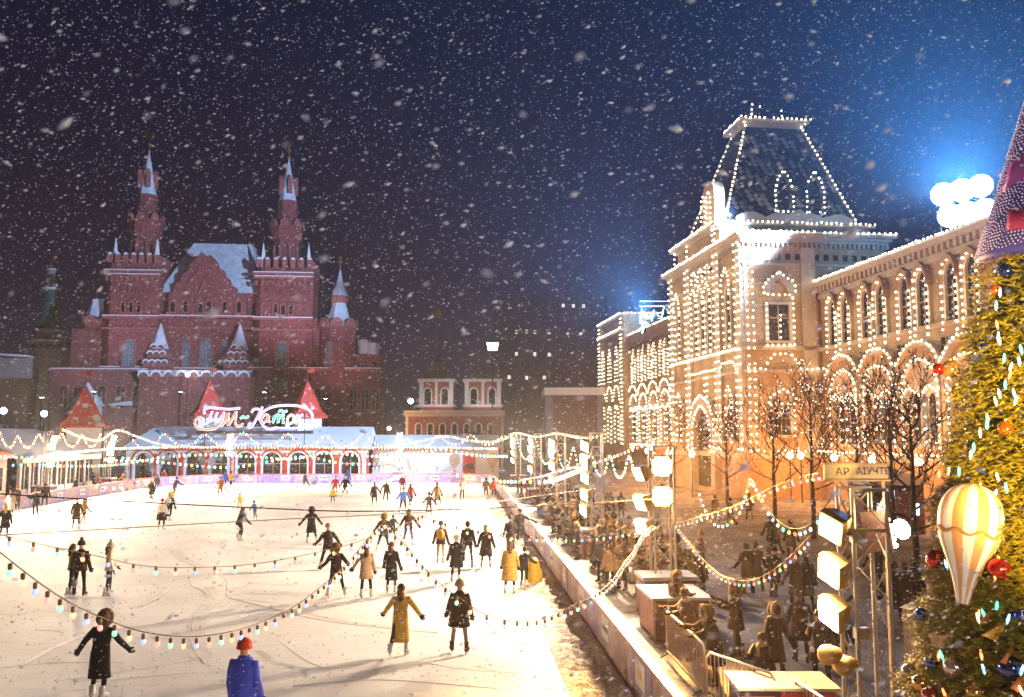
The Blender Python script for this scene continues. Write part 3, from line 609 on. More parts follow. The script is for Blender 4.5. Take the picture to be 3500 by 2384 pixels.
def spire_tower(pl, pr, pax, ytop, D, dy):
    x0, x1 = mu(pl), mu(pr); cx = (x0 + x1) / 2; w = (x1 - x0) / 2; zt = mz(ytop) - 1.6; y0 = -D
    oct_ = [(x0 + 1, y0), (x1 - 1, y0), (x1, y0 + 1), (x1, y0 + 2 * w - 1), (x1 - 1, y0 + 2 * w), (x0 + 1, y0 + 2 * w), (x0, y0 + 2 * w - 1), (x0, y0 + 1)]
    mb = MB(); n = 8; mb.add([(a, b, 0) for a, b in oct_] + [(a, b, zt) for a, b in oct_], [tuple(range(n)), tuple(range(2*n-1, n-1, -1))] + [(i, (i+1) % n, n+(i+1) % n, n+i) for i in range(n)]); mb.build('tower_wall', M['brick'], mus)
    for z, d in ((mz(935), .45), (mz(948), .2), (mz(1090), .35), (mz(1128), .3), (mz(1262), .45)):
        ledge(x0 - d * .6, x1 + d * .6, z, d, .4, z > 25 or z < 18, D)
    for i in range(11):
        a = x0 + .3 + i * (2 * w - .6) / 10
        mb = MB(); mb.box(a - .22, a + .22, y0 - .3, y0, zt - 3.4, zt - 2.5); mb.build('corbel', M['brick_trim'], mus)
    k = 7
    for i in range(k):
        a = x0 + .55 + i * (2 * w - 1.1) / (k - 1)
        for yy in (y0 + .1, y0 + 2 * w - .5):
            mb = MB(); mb.box(a - .45, a + .45, yy - .1, yy + .4, zt, zt + 1.5); m_ = mb.build('merlon', M['brick_trim'], mus)
            mb = MB(); mb.prism([(a - .45, zt + 1.503), (a + .45, zt + 1.503), (a, zt + 1.95)], yy - .1, yy + .4); mb.build('snow_cap', M['snow'], m_)
        if 0 < i < k - 1:
            for xx in (x0 - .02, x1 - .4):
                b = y0 + .55 + i * (2 * w - 1.1) / (k - 1); mb = MB(); mb.box(xx, xx + .42, b - .45, b + .45, zt, zt + 1.5); mb.build('merlon', M['brick_trim'], mus)
    for sx in (x0 + 1, x1 - 1, ):
        mb = MB(); mb.lathe([(.55, 0), (.5, 1.5), (.08, 4.6), (.02, 4.7)], 6, (sx, y0 + 1.4, zt)); mb.build('pinnacle', M['snow'], mus)
    ax = mu(pax) - .6; c = (ax, y0 + w, 0); z = zt
    for pr_, m_ in (([(2.3, z), (2.3, z + 3), (2.1, z + 3.2), (2.2, z + 5), (2.9, z + 6.4), (3.0, z + 8.4), (2.5, z + 8.7), (2.3, z + 10), (1.9, z + 10.4), (1.85, z + 13.6)], 'brick'),):
        mb = MB(); mb.lathe(pr_, 8, c, PI / 8); mb.build('tower_drum', M[m_], mus)
    for i in range(8):
        t = PI / 8 + i * PI / 4
        mb = MB(); mb.tube([(c[0] + 2.3 * math.cos(t), c[1] + 2.3 * math.sin(t), z), (c[0] + 2.3 * math.cos(t), c[1] + 2.3 * math.sin(t), z + 5)], .28, 6); mb.build('column', M['brick_trim'], mus)
        mb = MB(); mb.prism(lancet(0, 0, .8, 1.5), -.25, .25); g_ = mb.build('gablet', M['brick_trim'], mus)
        g_.location = (c[0] + 2.95 * math.cos(t + PI / 8), c[1] + 2.95 * math.sin(t + PI / 8), z + 8.4); g_.rotation_euler.z = t + PI / 8 + PI / 2
    ta = z + 13.6
    mb = MB(); mb.lathe([(1.75, ta), (1.5, ta + .8), (.30, ta + 7.2), (.05, ta + 8.5)], 8, c, PI / 8); mb.build('tent_roof', M['snow_roof'], mus)
    for i in range(4):
        t = -PI / 2 + i * PI / 2 + .35
        mb = MB(); mb.prism([(-.42, 0), (.42, 0), (.42, 2.6), (0, 3.6), (-.42, 2.6)], -.5, .35); g_ = mb.build('dormer', M['brick_trim'], mus)
        g_.location = (c[0] + 1.25 * math.cos(t), c[1] + 1.25 * math.sin(t), ta + 1.3); g_.rotation_euler.z = t + PI / 2
    mb = MB(); mb.lathe([(.25, 0), (.3, .3), (.1, .6), (.12, 1.2), (.45, 1.6), (.12, 2.0), (.1, 2.6)], 8, (c[0], c[1], ta + 8.3)); mb.prism([(ax - .75, ta + 11.5), (ax - .1, ta + 10.6), (ax + .1, ta + 10.6), (ax + .75, ta + 11.5), (ax + .35, ta + 12.1), (ax, ta + 11.8), (ax - .35, ta + 12.1)], c[1] - .12, c[1] + .12); mb.build('gilt_finial', M['gold'], mus)
    # windows of the shaft
    for q in (-1.35, 0, 1.35): bwin(cx + q + dy * .2, mz(1078), .62, 1.5, D)
    for q in (-2.6, -1.3, 0, 1.3, 2.6):
        mb = MB(lambda u, v, zz: (u, -D - v, zz)); mb.prism([(cx + q - .55, mz(1010)), (cx + q, mz(985)), (cx + q + .55, mz(1010)), (cx + q + .4, mz(1010)), (cx + q, mz(991)), (cx + q - .4, mz(1010))], 0, .4); mb.build('gablet', M['brick_trim'], mus)
    bwin(cx + dy * .4, mz(1258), 2.1, 3.6, D, 'pane_lit'); bwin(cx, mz(1340), 1.8, 2.2, D, 'pane_lit', top='flat')
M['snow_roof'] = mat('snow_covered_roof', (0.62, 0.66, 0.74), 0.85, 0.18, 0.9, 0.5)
mb = MB(); mb.box(mu(575), mu(893), -.5, 16, 0, mz(1000)); mb.build('wall', M['brick'], mus)
spire_tower(400, 575, 507, 878, 3.0, 0)
spire_tower(893, 1085, 990, 886, 3.0, 0)
# hipped roof and stepped gable
x0, x1 = mu(562), mu(897)
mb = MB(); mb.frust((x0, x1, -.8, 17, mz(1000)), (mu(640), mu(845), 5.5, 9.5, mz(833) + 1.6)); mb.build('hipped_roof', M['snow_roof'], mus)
gp = [(600, 1085), (602, 1010), (618, 1000), (622, 975), (640, 965), (646, 940), (662, 930), (668, 905), (690, 885), (705, 862), (725, 878), (735, 872), (752, 890), (765, 915), (780, 925), (786, 945), (800, 955), (806, 975), (824, 985), (830, 1005), (860, 1012), (862, 1085)]
mb = MB(fr); mb.prism([(mu(a), mz(b)) for a, b in gp], .55, 2.0); mb.build('stepped_gable', M['brick'], mus)
for a, b in (((668, 970), (700, 930)), ((700, 1010), (720, 965)), ((735, 930), (760, 975)), ((755, 980), (790, 1020)), ((640, 1000), (665, 1030)), ((795, 985), (825, 1025))):
    mb = MB(); mb.tube([(mu(a[0]), -2.1, mz(a[1])), (mu(b[0]), -2.1, mz(b[1]))], .2, 5); mb.build('moulding', M['brick_trim'], mus)
for q in (618, 660, 710, 737, 790, 838): bwin(mu(q), mz(1072), .75, 1.6, 2.0)
ledge(mu(577), mu(891), mz(1085), 2.3); ledge(mu(577), mu(891), mz(1120), .9, .3, False); ledge(mu(577), mu(891), mz(1262), 1.1)
for q, w_ in ((661, 1.25), (726, 2.1), (790, 1.25)): bwin(mu(q), mz(1252), w_, 3.9, .5, 'pane_lit')
for q in (583, 845):                                     # tented porches
    x = mu(q); c = (x, -2.5, 0)
    mb = MB(); mb.box(x - 2.2, x + 2.2, -4.4, -.5, 0, mz(1262)); mb.build('porch_wall', M['brick'], mus)
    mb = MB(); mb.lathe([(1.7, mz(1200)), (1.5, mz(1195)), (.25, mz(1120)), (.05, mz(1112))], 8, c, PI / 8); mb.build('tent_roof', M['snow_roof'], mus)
    for k, (yy, wd, nn) in enumerate(((1258, 2.1, 4), (1228, 1.6, 3), (1205, 1.2, 2))):
        mb = MB(); mb.box(x - wd, x + wd, -2.5 - wd, -2.5 + wd, mz(yy) - .2, mz(yy) + 1.0); mb.build('porch_tier', M['brick_trim'], mus)
        for i in range(nn):
            a = x - wd + (i + .5) * 2 * wd / nn; r = wd / nn
            mb = MB(); mb.prism(arc(a, mz(yy) + .3, r * .95, 6), -2.5 - wd - .25, -2.5 - wd); mb.build('gablet', M['brick'], mus)
            mb = MB(); mb.band(arc(a, mz(yy) + .35, r * .95, 6), arc(a, mz(yy) + .55, r * 1.08, 6), -2.5 - wd - .3, -2.5 - wd); mb.build('snow_cap', M['snow'], mus)
mb = MB(); mb.box(mu(545), mu(900), -6.5, -.5, 0, mz(1290)); mb.build('porch_wall', M['brick'], mus)
ledge(mu(540), mu(905), mz(1280), .3, .4, True, 6.5)
for i in range(9):
    a = mu(560 + i * 40); mb = MB(); mb.prism(arc(a, mz(1300), .85, 6), -6.9, -6.5); mb.build('gablet', M['brick_trim'], mus)
    mb = MB(); mb.band(arc(a, mz(1299), .86, 6), arc(a, mz(1294), 1.0, 6), -7.0, -6.5); mb.build('snow_cap', M['snow'], mus)
# right turret and low wing, left turret
def turret(pl, pr, pax, yw, ten, D, cap=True):
    x0, x1 = mu(pl), mu(pr); c = ((x0 + x1) / 2, -D + (x1 - x0) / 2, 0); r = (x1 - x0) / 2
    mb = MB(); mb.lathe([(r, 0), (r, mz(yw)), (r * 1.05, mz(yw) + .1), (r * 1.05, mz(yw) + .5)], 8, c, PI / 8); mb.build('tower_wall', M['brick'], mus)
    for i in range(8):
        t = i * PI / 4 + 0; mb = MB(); mb.prism(arc(0, 0, r * .36, 6, rz=r * .5), -.25, .25); g_ = mb.build('gablet', M['brick_trim'], mus)
        g_.location = (c[0] + r * .97 * math.cos(t), c[1] + r * .97 * math.sin(t), mz(yw) + .5); g_.rotation_euler.z = t + PI / 2
    h = ten; z = mz(yw) + .5
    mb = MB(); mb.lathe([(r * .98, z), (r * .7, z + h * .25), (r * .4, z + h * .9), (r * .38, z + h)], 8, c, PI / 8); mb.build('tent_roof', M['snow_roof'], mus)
    if cap:
        mb = MB(); mb.lathe([(r * .42, 0), (r * .5, h * .18), (r * .5, h * .3)], 8, (c[0], c[1], z + h)); mb.build('lantern', M['brick_trim'], mus)
        mb = MB(); mb.lathe([(r * .48, 0), (r * .2, h * .5), (.05, h * 1.1)], 8, (c[0], c[1], z + h * 1.3)); mb.build('spire', M['snow_roof'], mus)
        mb = MB(); mb.lathe([(.06, 0), (.06, 1.2), (.5, 1.5), (.1, 1.9), (.3, 2.3), (.03, 2.6)], 6, (c[0], c[1], z + h * 2.38)); mb.build('gilt_finial', M['gold'], mus)
turret(1110, 1236, 1160, 1128, 4.6, 4.0)
turret(292, 398, 325, 1118, 4.6, 1.0, False)
bwin(mu(1150), mz(1250), 1.1, 3.4, 3.95, 'pane_lit')
mb = MB(); mb.box(mu(1085), mu(1110), -1.0, 12, 0, mz(1090)); mb.box(mu(1236), mu(1320), -1.5, 12, 0, mz(1210)); mb.build('wing_wall', M['brick'], mus)
for q, y in ((1262, 1160), (1290, 1170)):
    mb = MB(); mb.lathe([(1.1, mz(1208)), (1.1, mz(y + 20)), (1.25, mz(y + 16)), (1.2, mz(y)), (.3, mz(y - 5))], 6, (mu(q), -.5, 0)); mb.build('snowy_turret', M['snow_roof'], mus)
for q in (1265, 1297): bwin(mu(q), mz(1300), 1.0, 3, 1.5)
ledge(mu(1088), mu(1322), mz(1262), .6, .5, True, 3.0); mb = MB(); mb.box(mu(1086), mu(1320), -3.0, -1.0, 0, mz(1268)); mb.build('wing_wall', M['brick'], mus)
for q in (1110, 1150, 1190, 1230, 1270, 1305): bwin(mu(q), mz(1400), 1.2, 3.0, 3.0)
mb = MB(); mb.box(mu(283), mu(400), -.8, 14, 0, mz(1130)); mb.build('wing_wall', M['brick'], mus)
mb = MB(); mb.box(mu(255), mu(560), -5.0, -.5, 0, mz(1275)); mb.build('wing_wall', M['brick'], mus)
ledge(mu(255), mu(560), mz(1272), .4, .4, True, 5.0)
for q in (300, 345, 420, 480, 530): bwin(mu(q), mz(1400), 1.3, 3.2, 5.0)
for q, w_ in ((385, 3.0),):
    mb = MB(); mb.lathe([(w_, mz(1395)), (w_ * .9, mz(1390)), (.15, mz(1318))], 8, (mu(q), -6.5, 0), PI / 8); mb.lathe([(w_ * .8, 0), (w_ * .8, mz(1394))], 8, (mu(q), -6.5, 0), PI / 8); mb.build('tent_roof', M['snow_roof'], mus)
mb = MB(); mb.prism([(mu(455), mz(1388)), (mu(520), mz(1378)), (mu(520), mz(1392)), (mu(455), mz(1392))], -7, -5.1); mb.build('porch_roof', M['snow_roof'], mus)
# museum floodlights at its foot
for k, (px, z, e, tx, tz) in enumerate(((480, 12, 5600, 480, 38), (735, 12, 3600, 735, 33), (985, 12, 8000, 985, 38), (1170, 11, 4200, 1170, 24), (330, 11, 1500, 330, 24))):
    p = rot(MA, mu(px), -17, 0) + Vector((mc.x, mc.y, z)); q = rot(MA, mu(tx), 0, 0) + Vector((mc.x, mc.y, tz))
    r_ = thing('facade_floodlight', ('floodlight on a post below the left spired tower', 'floodlight on a post below the museum gable', 'floodlight on a post below the right spired tower', 'floodlight on a post below the tented turret', 'floodlight on a post below the small left turret')[k], 'floodlight', (p.x, p.y, 0))
    mb = MB(); mb.tube([(0, 0, 0), (0, 0, z - .3)], .08); mb.build('post', M['dark_metal'], r_)
    mb = MB(); mb.box(-.3, .3, -.15, .25, z - .35, z + .1); h_ = mb.build('housing', M['dark_metal'], r_); mb = MB(); mb.box(-.26, .26, -.1, .2, z + .104, z + .13); mb.build('lens', M['lens_blue'], h_)
    lamp('facade_light', 'SPOT', p + Vector((0, 0, .6)), e, (1.0, 0.68, 0.88), q, .3, 72, blend=.9)
# ================================================================ FORTRESS TOWER AND FAR BUILDINGS
ky = 172.0; ks = F / ky; kp = at(150, HOR, ky)
kt = thing('fortress_tower', 'dim round fortress tower with green tent roof at the far left', 'tower', (kp.x, kp.y, 0))
kz = lambda y: EYE + (HOR - y) / ks
for nm, pr_, m_ in (('base_wall', [(72 / ks, 0), (66 / ks, kz(1270)), (72 / ks, kz(1262)), (72 / ks, kz(1234))], 'grey_stone'), ('drum', [(62 / ks, kz(1234)), (62 / ks, kz(1180)), (66 / ks, kz(1172))], 'grey_stone'), ('drum', [(42 / ks, kz(1172)), (42 / ks, kz(1135)), (46 / ks, kz(1128))], 'grey_stone'),
                    ('tent_roof', [(38 / ks, kz(1128)), (20 / ks, kz(992))], 'green_roof'), ('lantern', [(22 / ks, kz(992)), (24 / ks, kz(985)), (18 / ks, kz(984)), (16 / ks, kz(925)), (20 / ks, kz(922)), (20 / ks, kz(915)), (10 / ks, kz(910)), (3 / ks, kz(870))], 'grey_stone')):
    mb = MB(); mb.lathe(pr_, 12); mb.build(nm, M[m_], kt)
for y, r in ((988, 30), (922, 19), (1172, 64)):
    mb = MB(); mb.lathe([(r / ks, kz(y)), (r / ks + .1, kz(y) + .25)], 12); mb.build('snow_ring', M['snow'], kt)
for i in range(14):
    t = -PI + i * PI / 13; mb = MB(); mb.box(-.5, .5, -.4, .4, 0, 2.2); o = mb.build('merlon', M['grey_stone'], kt); o.location = (71 / ks * math.cos(t), 71 / ks * math.sin(t), kz(1234)); o.rotation_euler.z = t + PI / 2
lamp('added_fortress_light', 'SPOT', at(60, 1440, 150), 2600, (1.0, 0.80, 0.66), at(150, 1200, 172), .3, 80)  # added spot to brighten the dim tower, no known lamp there
wl = at(0, HOR, 165); fw_ = thing('fortress_wall', 'low fortress wall roof with a pale snowy edge at the left margin', 'wall', (wl.x, wl.y, 0))
mb = MB(); mb.box(-12, 5, 0, 3, 0, EYE + (HOR - 1225) / (F / 165)); mb.build('wall', M['grey_stone'], fw_)
zr = EYE + (HOR - 1225) / (F / 165); mb = MB(); mb.prism([(-12, zr + 1.2), (5, zr + .1), (5, zr + .5), (-12, zr + 1.7)], -.5, 3.5); mb.build('roof', M['snow_roof'], fw_)
def block(label, pl, pr, ytop, Y, m, cat='building', name='far_building', depth=12):
    c = at((pl + pr) / 2, HOR, Y); s = F / Y; hw = (pr - pl) / 2 / s; h = EYE + (HOR - ytop) / s
    r = thing(name, label, cat, (c.x, c.y, 0)); mb = MB(); mb.box(-hw, hw, 0, depth, 0, h); mb.build('wall', m, r); return r, s, hw, h
M['gate_brick'] = mat('gate_red_brick', (0.33, 0.10, 0.08), .9, .25, 1.5, .4)
for lab, pl, pr, sg in (('left block of the red and white gate with lit pilasters', 1432, 1548, 1), ('right block of the red and white gate with lit pilasters', 1588, 1712, -1)):
    r, s, hw, h = block(lab, pl, pr, 1306, 190, M['gate_brick'], 'gate', 'gate_tower', 8)
    for x in (-hw, hw - .9, -.3): mb = MB(); mb.box(x, x + .9 if x != -.3 else x + .6, -.3, 0, h - 5.5, h); mb.build('pilaster', M['white'], r)
    for z in (h, h - 5.6): mb = MB(); mb.box(-hw - .4, hw + .4, -.6, 8, z, z + .6); mb.build('cornice', M['white'], r)
    for x in (-hw / 2, hw / 2):
        mb = MB(); mb.prism(arc(x, h - 2.2, .7, 6) + [(x + .7, h - 5), (x - .7, h - 5)], -.08, -.02); wn = mb.build('window', M['pane'], r)
        mb = MB(); mb.band([(x - .7, h - 5)] + arc(x, h - 2.2, .7, 6) + [(x + .7, h - 5)], [(x - 1.0, h - 5)] + arc(x, h - 2.2, 1.0, 6) + [(x + 1.0, h - 5)], -.25, 0); mb.build('frame', M['white'], wn)
    mb = MB(); mb.lathe([(hw * .8, h + .6), (hw * .7, h + 3), (hw * .45, h + 3.6), (.1, h + 4.6)], 8, (0, 4, 0)); mb.build('roof', M['green_roof'], r)
    p = at((pl + pr) / 2, 1400, 183); lamp('gate_light', 'SPOT', p, 1200, (1.0, 0.85, 0.8), at((pl + pr) / 2, 1320, 190), .3, 110)
r, s, hw, h = block('low red brick house with white cornice and small arched windows behind the rink', 1387, 1720, 1425, 135, M['gate_brick'])
for z in (h, h + .5): mb = MB(); mb.box(-hw - .2, hw + .2, -.35 - (z - h) * .4, .5, z, z + .45); mb.build('cornice', M['white'], r)
for i in range(7):
    x = -hw + 2.0 + i * (2 * hw - 4) / 6; mb = MB(); mb.prism([(x - .35, h - 3)] + arc(x, h - 1.5, .35, 5) + [(x + .35, h - 3)], -.06, -.02); wn = mb.build('window', M['pane'], r)
    mb = MB(); mb.band([(x - .35, h - 3)] + arc(x, h - 1.5, .35, 5) + [(x + .35, h - 3)], [(x - .6, h - 3)] + arc(x, h - 1.5, .6, 5) + [(x + .6, h - 3)], -.2, 0); mb.build('frame', M['white'], wn)
mb = MB(); mb.box(-hw, -hw + .4, -.2, 0, 0, h); mb.box(hw - .4, hw, -.2, 0, 0, h); mb.build('quoin', M['white'], r)
M['dim_block'] = mat('dark_render', (0.13, 0.085, 0.08), .9, .2, 1); M['pale_frame'] = mat('pale_frame', (0.22, 0.23, 0.28), .7, .1, 1)
r, s, hw, h = block('plain dark block with pale framed edges beside the arcade end', 1870, 2062, 1352, 128, M['dim_block'])
for a, b in ((-hw - .2, -hw + .9), (hw - .9, hw)): mb = MB(); mb.box(a, b, -.3, 0, 0, h); mb.build('edge_frame', M['pale_frame'], r)
mb = MB(); mb.box(-hw - .4, hw + .2, -.6, 12, h, h + 1.1); mb.build('snow_cap', M['snow'], r)
M['hotel'] = mat('night_facade', (0.05, 0.055, 0.09), .9, .3, .3)
r, s, hw, h = block('tall hazy hotel front with rows of tiny lit windows beyond the square', 1690, 2080, 1010, 260, M['hotel'], depth=20)
M['winlit'] = em('lit_window', (1, .9, .8), 1.3)
for px, py in ((1765, 1135), (1800, 1134), (1828, 1136), (1877, 1137), (1940, 1138), (1765, 1210), (1828, 1211), (1877, 1213), (1925, 1045), (1960, 1046), (1995, 1047), (1740, 1290), (1800, 1292), (1860, 1291), (1985, 1140)):
    p = at(px, py, 259.9); c = r.location; mb = MB(); mb.box(p.x - c.x - .4, p.x - c.x + .4, -.15, -.05, p.z - .5, p.z + .5); mb.build('window', M['winlit'], r)
for z in (12, 20, 28, 36): mb = MB(); mb.box(-hw, hw, -.6, 0, z, z + .5); mb.build('cornice', M['hotel'], r)
c = at(1683, HOR, 175); r = thing('lamp_mast', 'tall mast with a bright box lamp behind the gate', 'lamp mast', (c.x, c.y, 0)); zt = at(1683, 1185, 175).z
mb = MB(); mb.tube([(0, 0, 0), (0, 0, zt - .8)], .15); mb.build('pole', M['dark_metal'], r); mb = MB(); mb.frust((-.9, .9, -.5, .5, zt - .8), (-1.2, 1.2, -.6, .6, zt + .7)); mb.build('lamp_box', em('mast_lamp', (1, .85, .75), 6), r)
c = at(1490, HOR, 230); r = thing('thin_spire', 'thin dark spire with a gilt top seen against the blue sky', 'spire', (c.x, c.y, 0)); zt = at(1490, 1085, 230).z
mb = MB(); mb.lathe([(3, 0), (2.2, zt - 18), (.6, zt - 12), (.15, zt)], 8); mb.build('shaft', M['grey_stone'], r); mb = MB(); mb.ball((0, 0, zt + .8), 1.3, 8, 6, (1, .4, 1.1)); mb.build('gilt_finial', M['gold'], r)
for lab, px, py, Y in (('small round street lamp glowing cold beside the gate', 1404, 1372, 150), ('cold street lamp behind the left pavilion tower', 151, 1415, 110), ('pale blue lantern at the left margin above the white roof', 12, 1405, 105), ('small cold lamp over the museum porch', 641, 1281, 148)):
    p = at(px, py, Y); r = thing('street_lamp', lab, 'street lamp', (p.x, p.y, 0)); mb = MB(); mb.tube([(0, 0, 0), (0, 0, p.z - .3)], .09); mb.build('pole', M['dark_metal'], r); mb = MB(); mb.ball((0, 0, p.z), .38 if Y < 149 else .45, 8, 6); mb.build('globe', M['lens_blue'], r)
c = at(1330, 1465, 130); lamp('street_glow', 'POINT', c, 2200, (1.0, .45, .1), size=.4)
r = thing('street_lamp', 'orange street lamp just above the white annex roof', 'street lamp', (c.x, c.y, 0)); mb = MB(); mb.tube([(0, 0, 0), (0, 0, c.z - .3)], .09); mb.build('pole', M['dark_metal'], r); mb = MB(); mb.ball((0, 0, c.z), .3, 8, 6); mb.build('globe', M['globe'], r)
# ================================================================ RINK PAVILIONS
M['snow_pav'] = mat('pavilion_roof_snow', (0.70, 0.75, 0.84), .85, .06, 1.2, .4)
PA = 99.0
pv = thing('skating_pavilion', 'long white pavilion with red arches and snowy roof behind the far barrier', 'pavilion', rot(RA, 0, PA), RA)
def pu(px): return math.tan(math.atan((px - CX) / F) + RA) * (PA) * 1.0
pz = lambda y: EYE + (HOR - y) / (F / (PA + 1.0))
X0, X1, X2 = pu(440), pu(1262), pu(1706)
ze, zr_ = pz(1527), pz(1459)
mb = MB(); mb.box(X0, X1, 1.2, 8, 0, ze); mb.build('wall', M['white'], pv)
mb = MB(); mb.prism([(0, 0)] * 0 + [(X0 - .3, ze), (X1 + .3, ze), (X1 - .1, zr_), (X0 + 2.0, zr_)], 0, 0) if False else mb
rf = MB(); rf.add([(X0 - .3, -.4, ze), (X1 + .4, -.4, ze), (X1 + .1, 4.5, zr_), (X0 + 1.6, 4.5, zr_), (X0 - .3, 9, ze), (X1 + .4, 9, ze)], [(0, 1, 2, 3), (3, 2, 5, 4), (1, 5, 2), (0, 3, 4)]); rf.build('roof', M['snow_pav'], pv, fix=False)
mb = MB(); mb.box(X0 - .3, X1 + .4, -.42, -.3, ze - .28, ze - .01); mb.build('fascia', M['red_paint'], pv)
cs = [pu(p) for p in (500, 584, 674, 758, 848, 935, 1025, 1111, 1200)]
edges = [X0] + [(a + b) / 2 for a, b in zip(cs, cs[1:])] + [X1]
for i, c in enumerate(cs):
    e0, e1 = edges[i], edges[i + 1]; R = min(1.2, (e1 - e0) / 2 - .2); zs_ = 2.25
    fo = lambda u, v, z: (u, -v, z)
    inn = [(c - R, 0)] + arc(c, zs_, R, 10) + [(c + R, 0)]; out = [(c - R - .16, 0)] + arc(c, zs_, R + .16, 10) + [(c + R + .16, 0)]
    mb = MB(fo); mb.band(inn, out, -.25, .06); a_ = mb.build('arch', M['red_paint'], pv)
    mb = MB(fo); i2 = [(c - R + .22, 0)] + arc(c, zs_, R - .22, 10) + [(c + R - .22, 0)]; mb.band(i2, [(c - R + .01, 0)] + arc(c, zs_, R - .01, 10) + [(c + R - .01, 0)], -.3, .02); mb.build('arch_lining', M['white'], a_)
    # spandrels
    for s_, e_ in ((-1, e0), (1, e1)):
        pth = arc(c, zs_, R + .161, 8, 90 if s_ > 0 else 90, 0 if s_ > 0 else 180)
        mb = MB(fo); mb.prism([(c, ze - .3)] + pth + [(c + s_ * (R + .161), 0), (e_, 0), (e_, ze - .3)], -.2, 0); mb.build('spandrel', M['white'], pv)
    mb = MB(fo); mb.box(e1 - .12, e1 + .12, .003, .12, 0, zs_ + .9); mb.build('pilaster', M['red_paint'], pv)
    mb = MB(fo); mb.prism(i2, -1.0, -.95); w_ = mb.build('window', M['pane'], a_); 
    mb = MB(fo); mb.box(c - .04, c + .04, -.95, -.9, 0, zs_ + R - .3); mb.box(c - R + .2, c + R - .2, -.95, -.91, 1.9, 1.98); mb.build('mullion', M['white'], a_)
lampc = (1.0, .62, .3)
for px in (720, 980, 1150): lamp('pavilion_inside', 'POINT', rot(RA, pu(px), PA + .6, 2.6), 14, lampc, size=.2)
an = thing('white_annex', 'plain white annex with snowy roof and balloon posters right of the red arches', 'pavilion', rot(RA, 0, PA), RA)
za, zra = pz(1530), pz(1487)
mb = MB(); mb.box(X1 + .45, X2, .6, 7, 0, za); mb.build('wall', M['white'], an)
rf = MB(); rf.add([(X1 + .45, -.2, za), (X2 + .2, -.2, za), (X2 + .1, 4, zra), (X1 + .45, 4, zra), (X1 + .45, 7.5, za), (X2 + .2, 7.5, za)], [(0, 1, 2, 3), (3, 2, 5, 4), (1, 5, 2), (0, 3, 4)]); rf.build('roof', M['snow_pav'], an, fix=False)
mb = MB(); mb.box(X1 + .45, X2 + .2, -.22, -.1, za - .25, za - .01); mb.build('fascia', M['red_paint'], an)
M['tan'] = mat('tan_print', (0.55, 0.40, 0.26), .7, .2)
for px in (1555, 1685):
    x = pu(px); f = lambda u, v, z: (u, .6 - v, z)
    mb = MB(f); mb.prism([(x + .62 * math.cos(t), 2.35 + .75 * math.sin(t)) for t in [i * PI / 8 - PI / 8 for i in range(11)]] + [(x - .12, 1.35), (x + .12, 1.35)], .003, .02); p_ = mb.build('balloon_print', M['tan'], an)
    mb = MB(f); mb.box(x - .14, x + .14, .003, .02, .95, 1.2); mb.build('basket_print', M['tan'], an)
x = pu(1605); mb = MB(); mb.box(x - .7, x + .7, .55, .6, .0, 2.9); dr = mb.build('door', M['red_paint'], an); mb = MB(); mb.box(x - .35, x + .5, .5, .55, 1.2, 1.9); mb.build('pane', M['pane'], dr)
mb = MB(); mb.box(pu(1575), pu(1632), 3.9, 4.0, zra + .05, zra + .3); mb.build('roof_vent', M['dark_metal'], an)
def spire_roof(label, px, yb, ya, A, half, flag):
    p = at(px, HOR, A); s = F / A; zb, za_ = EYE + (HOR - yb) / s, EYE + (HOR - ya) / s
    r = thing('pavilion_tower', label, 'tower', (p.x, p.y, 0), .5); h = half
    mb = MB(); mb.box(-h * .72, h * .72, -h * .72, h * .72, 0, zb); mb.build('wall', M['white'], r)
    pr = [(h * 1.42, zb), (h * 1.42, zb + .12), (h * 1.0, zb + .75), (.08, za_)]
    mb = MB(); mb.lathe(pr, 4, (0, 0, 0), PI / 4); mb.build('roof', M['snow_red'], r)
    for i in range(4):
        t = PI / 4 + i * PI / 2; mb = MB(); mb.tube([(q * math.cos(t), q * math.sin(t), z + .03) for q, z in pr[1:]], .09, 5); mb.build('hip_ridge', M['red_paint'], r)
    mb = MB(); mb.box(-h * 1.0, h * 1.0, -h * 1.02, -h * .99, zb - .05, zb + .1); mb.build('fascia', M['red_paint'], r)
    mb = MB(); mb.tube([(0, 0, za_ - .2), (0, 0, za_ + 1.6)], .04); mb.build('flag_pole', M['dark_metal'], r)
    mb = MB(); mb.prism([(0.04, za_ + 1.1), (.8, za_ + 1.15), (.8, za_ + 1.6), (.04, za_ + 1.55)], -.02, .02); f_ = mb.build('flag', M['red_paint'], r); f_.rotation_euler.z = -.5
def snow_red():
    m, n, l, b = nodes_of('red_roof_half_under_snow')
    t = n.new('ShaderNodeTexCoord'); ns = n.new('ShaderNodeTexNoise'); ns.inputs['Scale'].default_value = .8; ns.inputs['Detail'].default_value = 6
    r = n.new('ShaderNodeValToRGB'); e = r.color_ramp.elements; e[0].position = .55; e[0].color = (.55, .05, .04, 1); e[1].position = .62; e[1].color = (.75, .74, .76, 1)
    l.new(t.outputs['Object'], ns.inputs['Vector']); l.new(ns.outputs[0], r.inputs[0]); l.new(r.outputs[0], b.inputs['Base Color']); b.inputs['Roughness'].default_value = .8; return m
M['snow_red'] = snow_red()
spire_roof('left of the two red spires behind the pavilion letters', 712, 1425, 1305, 103, 1.95, 1)
spire_roof('right of the two red spires behind the pavilion letters', 1047, 1430, 1307, 103, 1.95, 1)
spire_roof('lone snowy red-edged spire roof over the left pavilion', 285, 1462, 1325, 84, 2.1, 1)
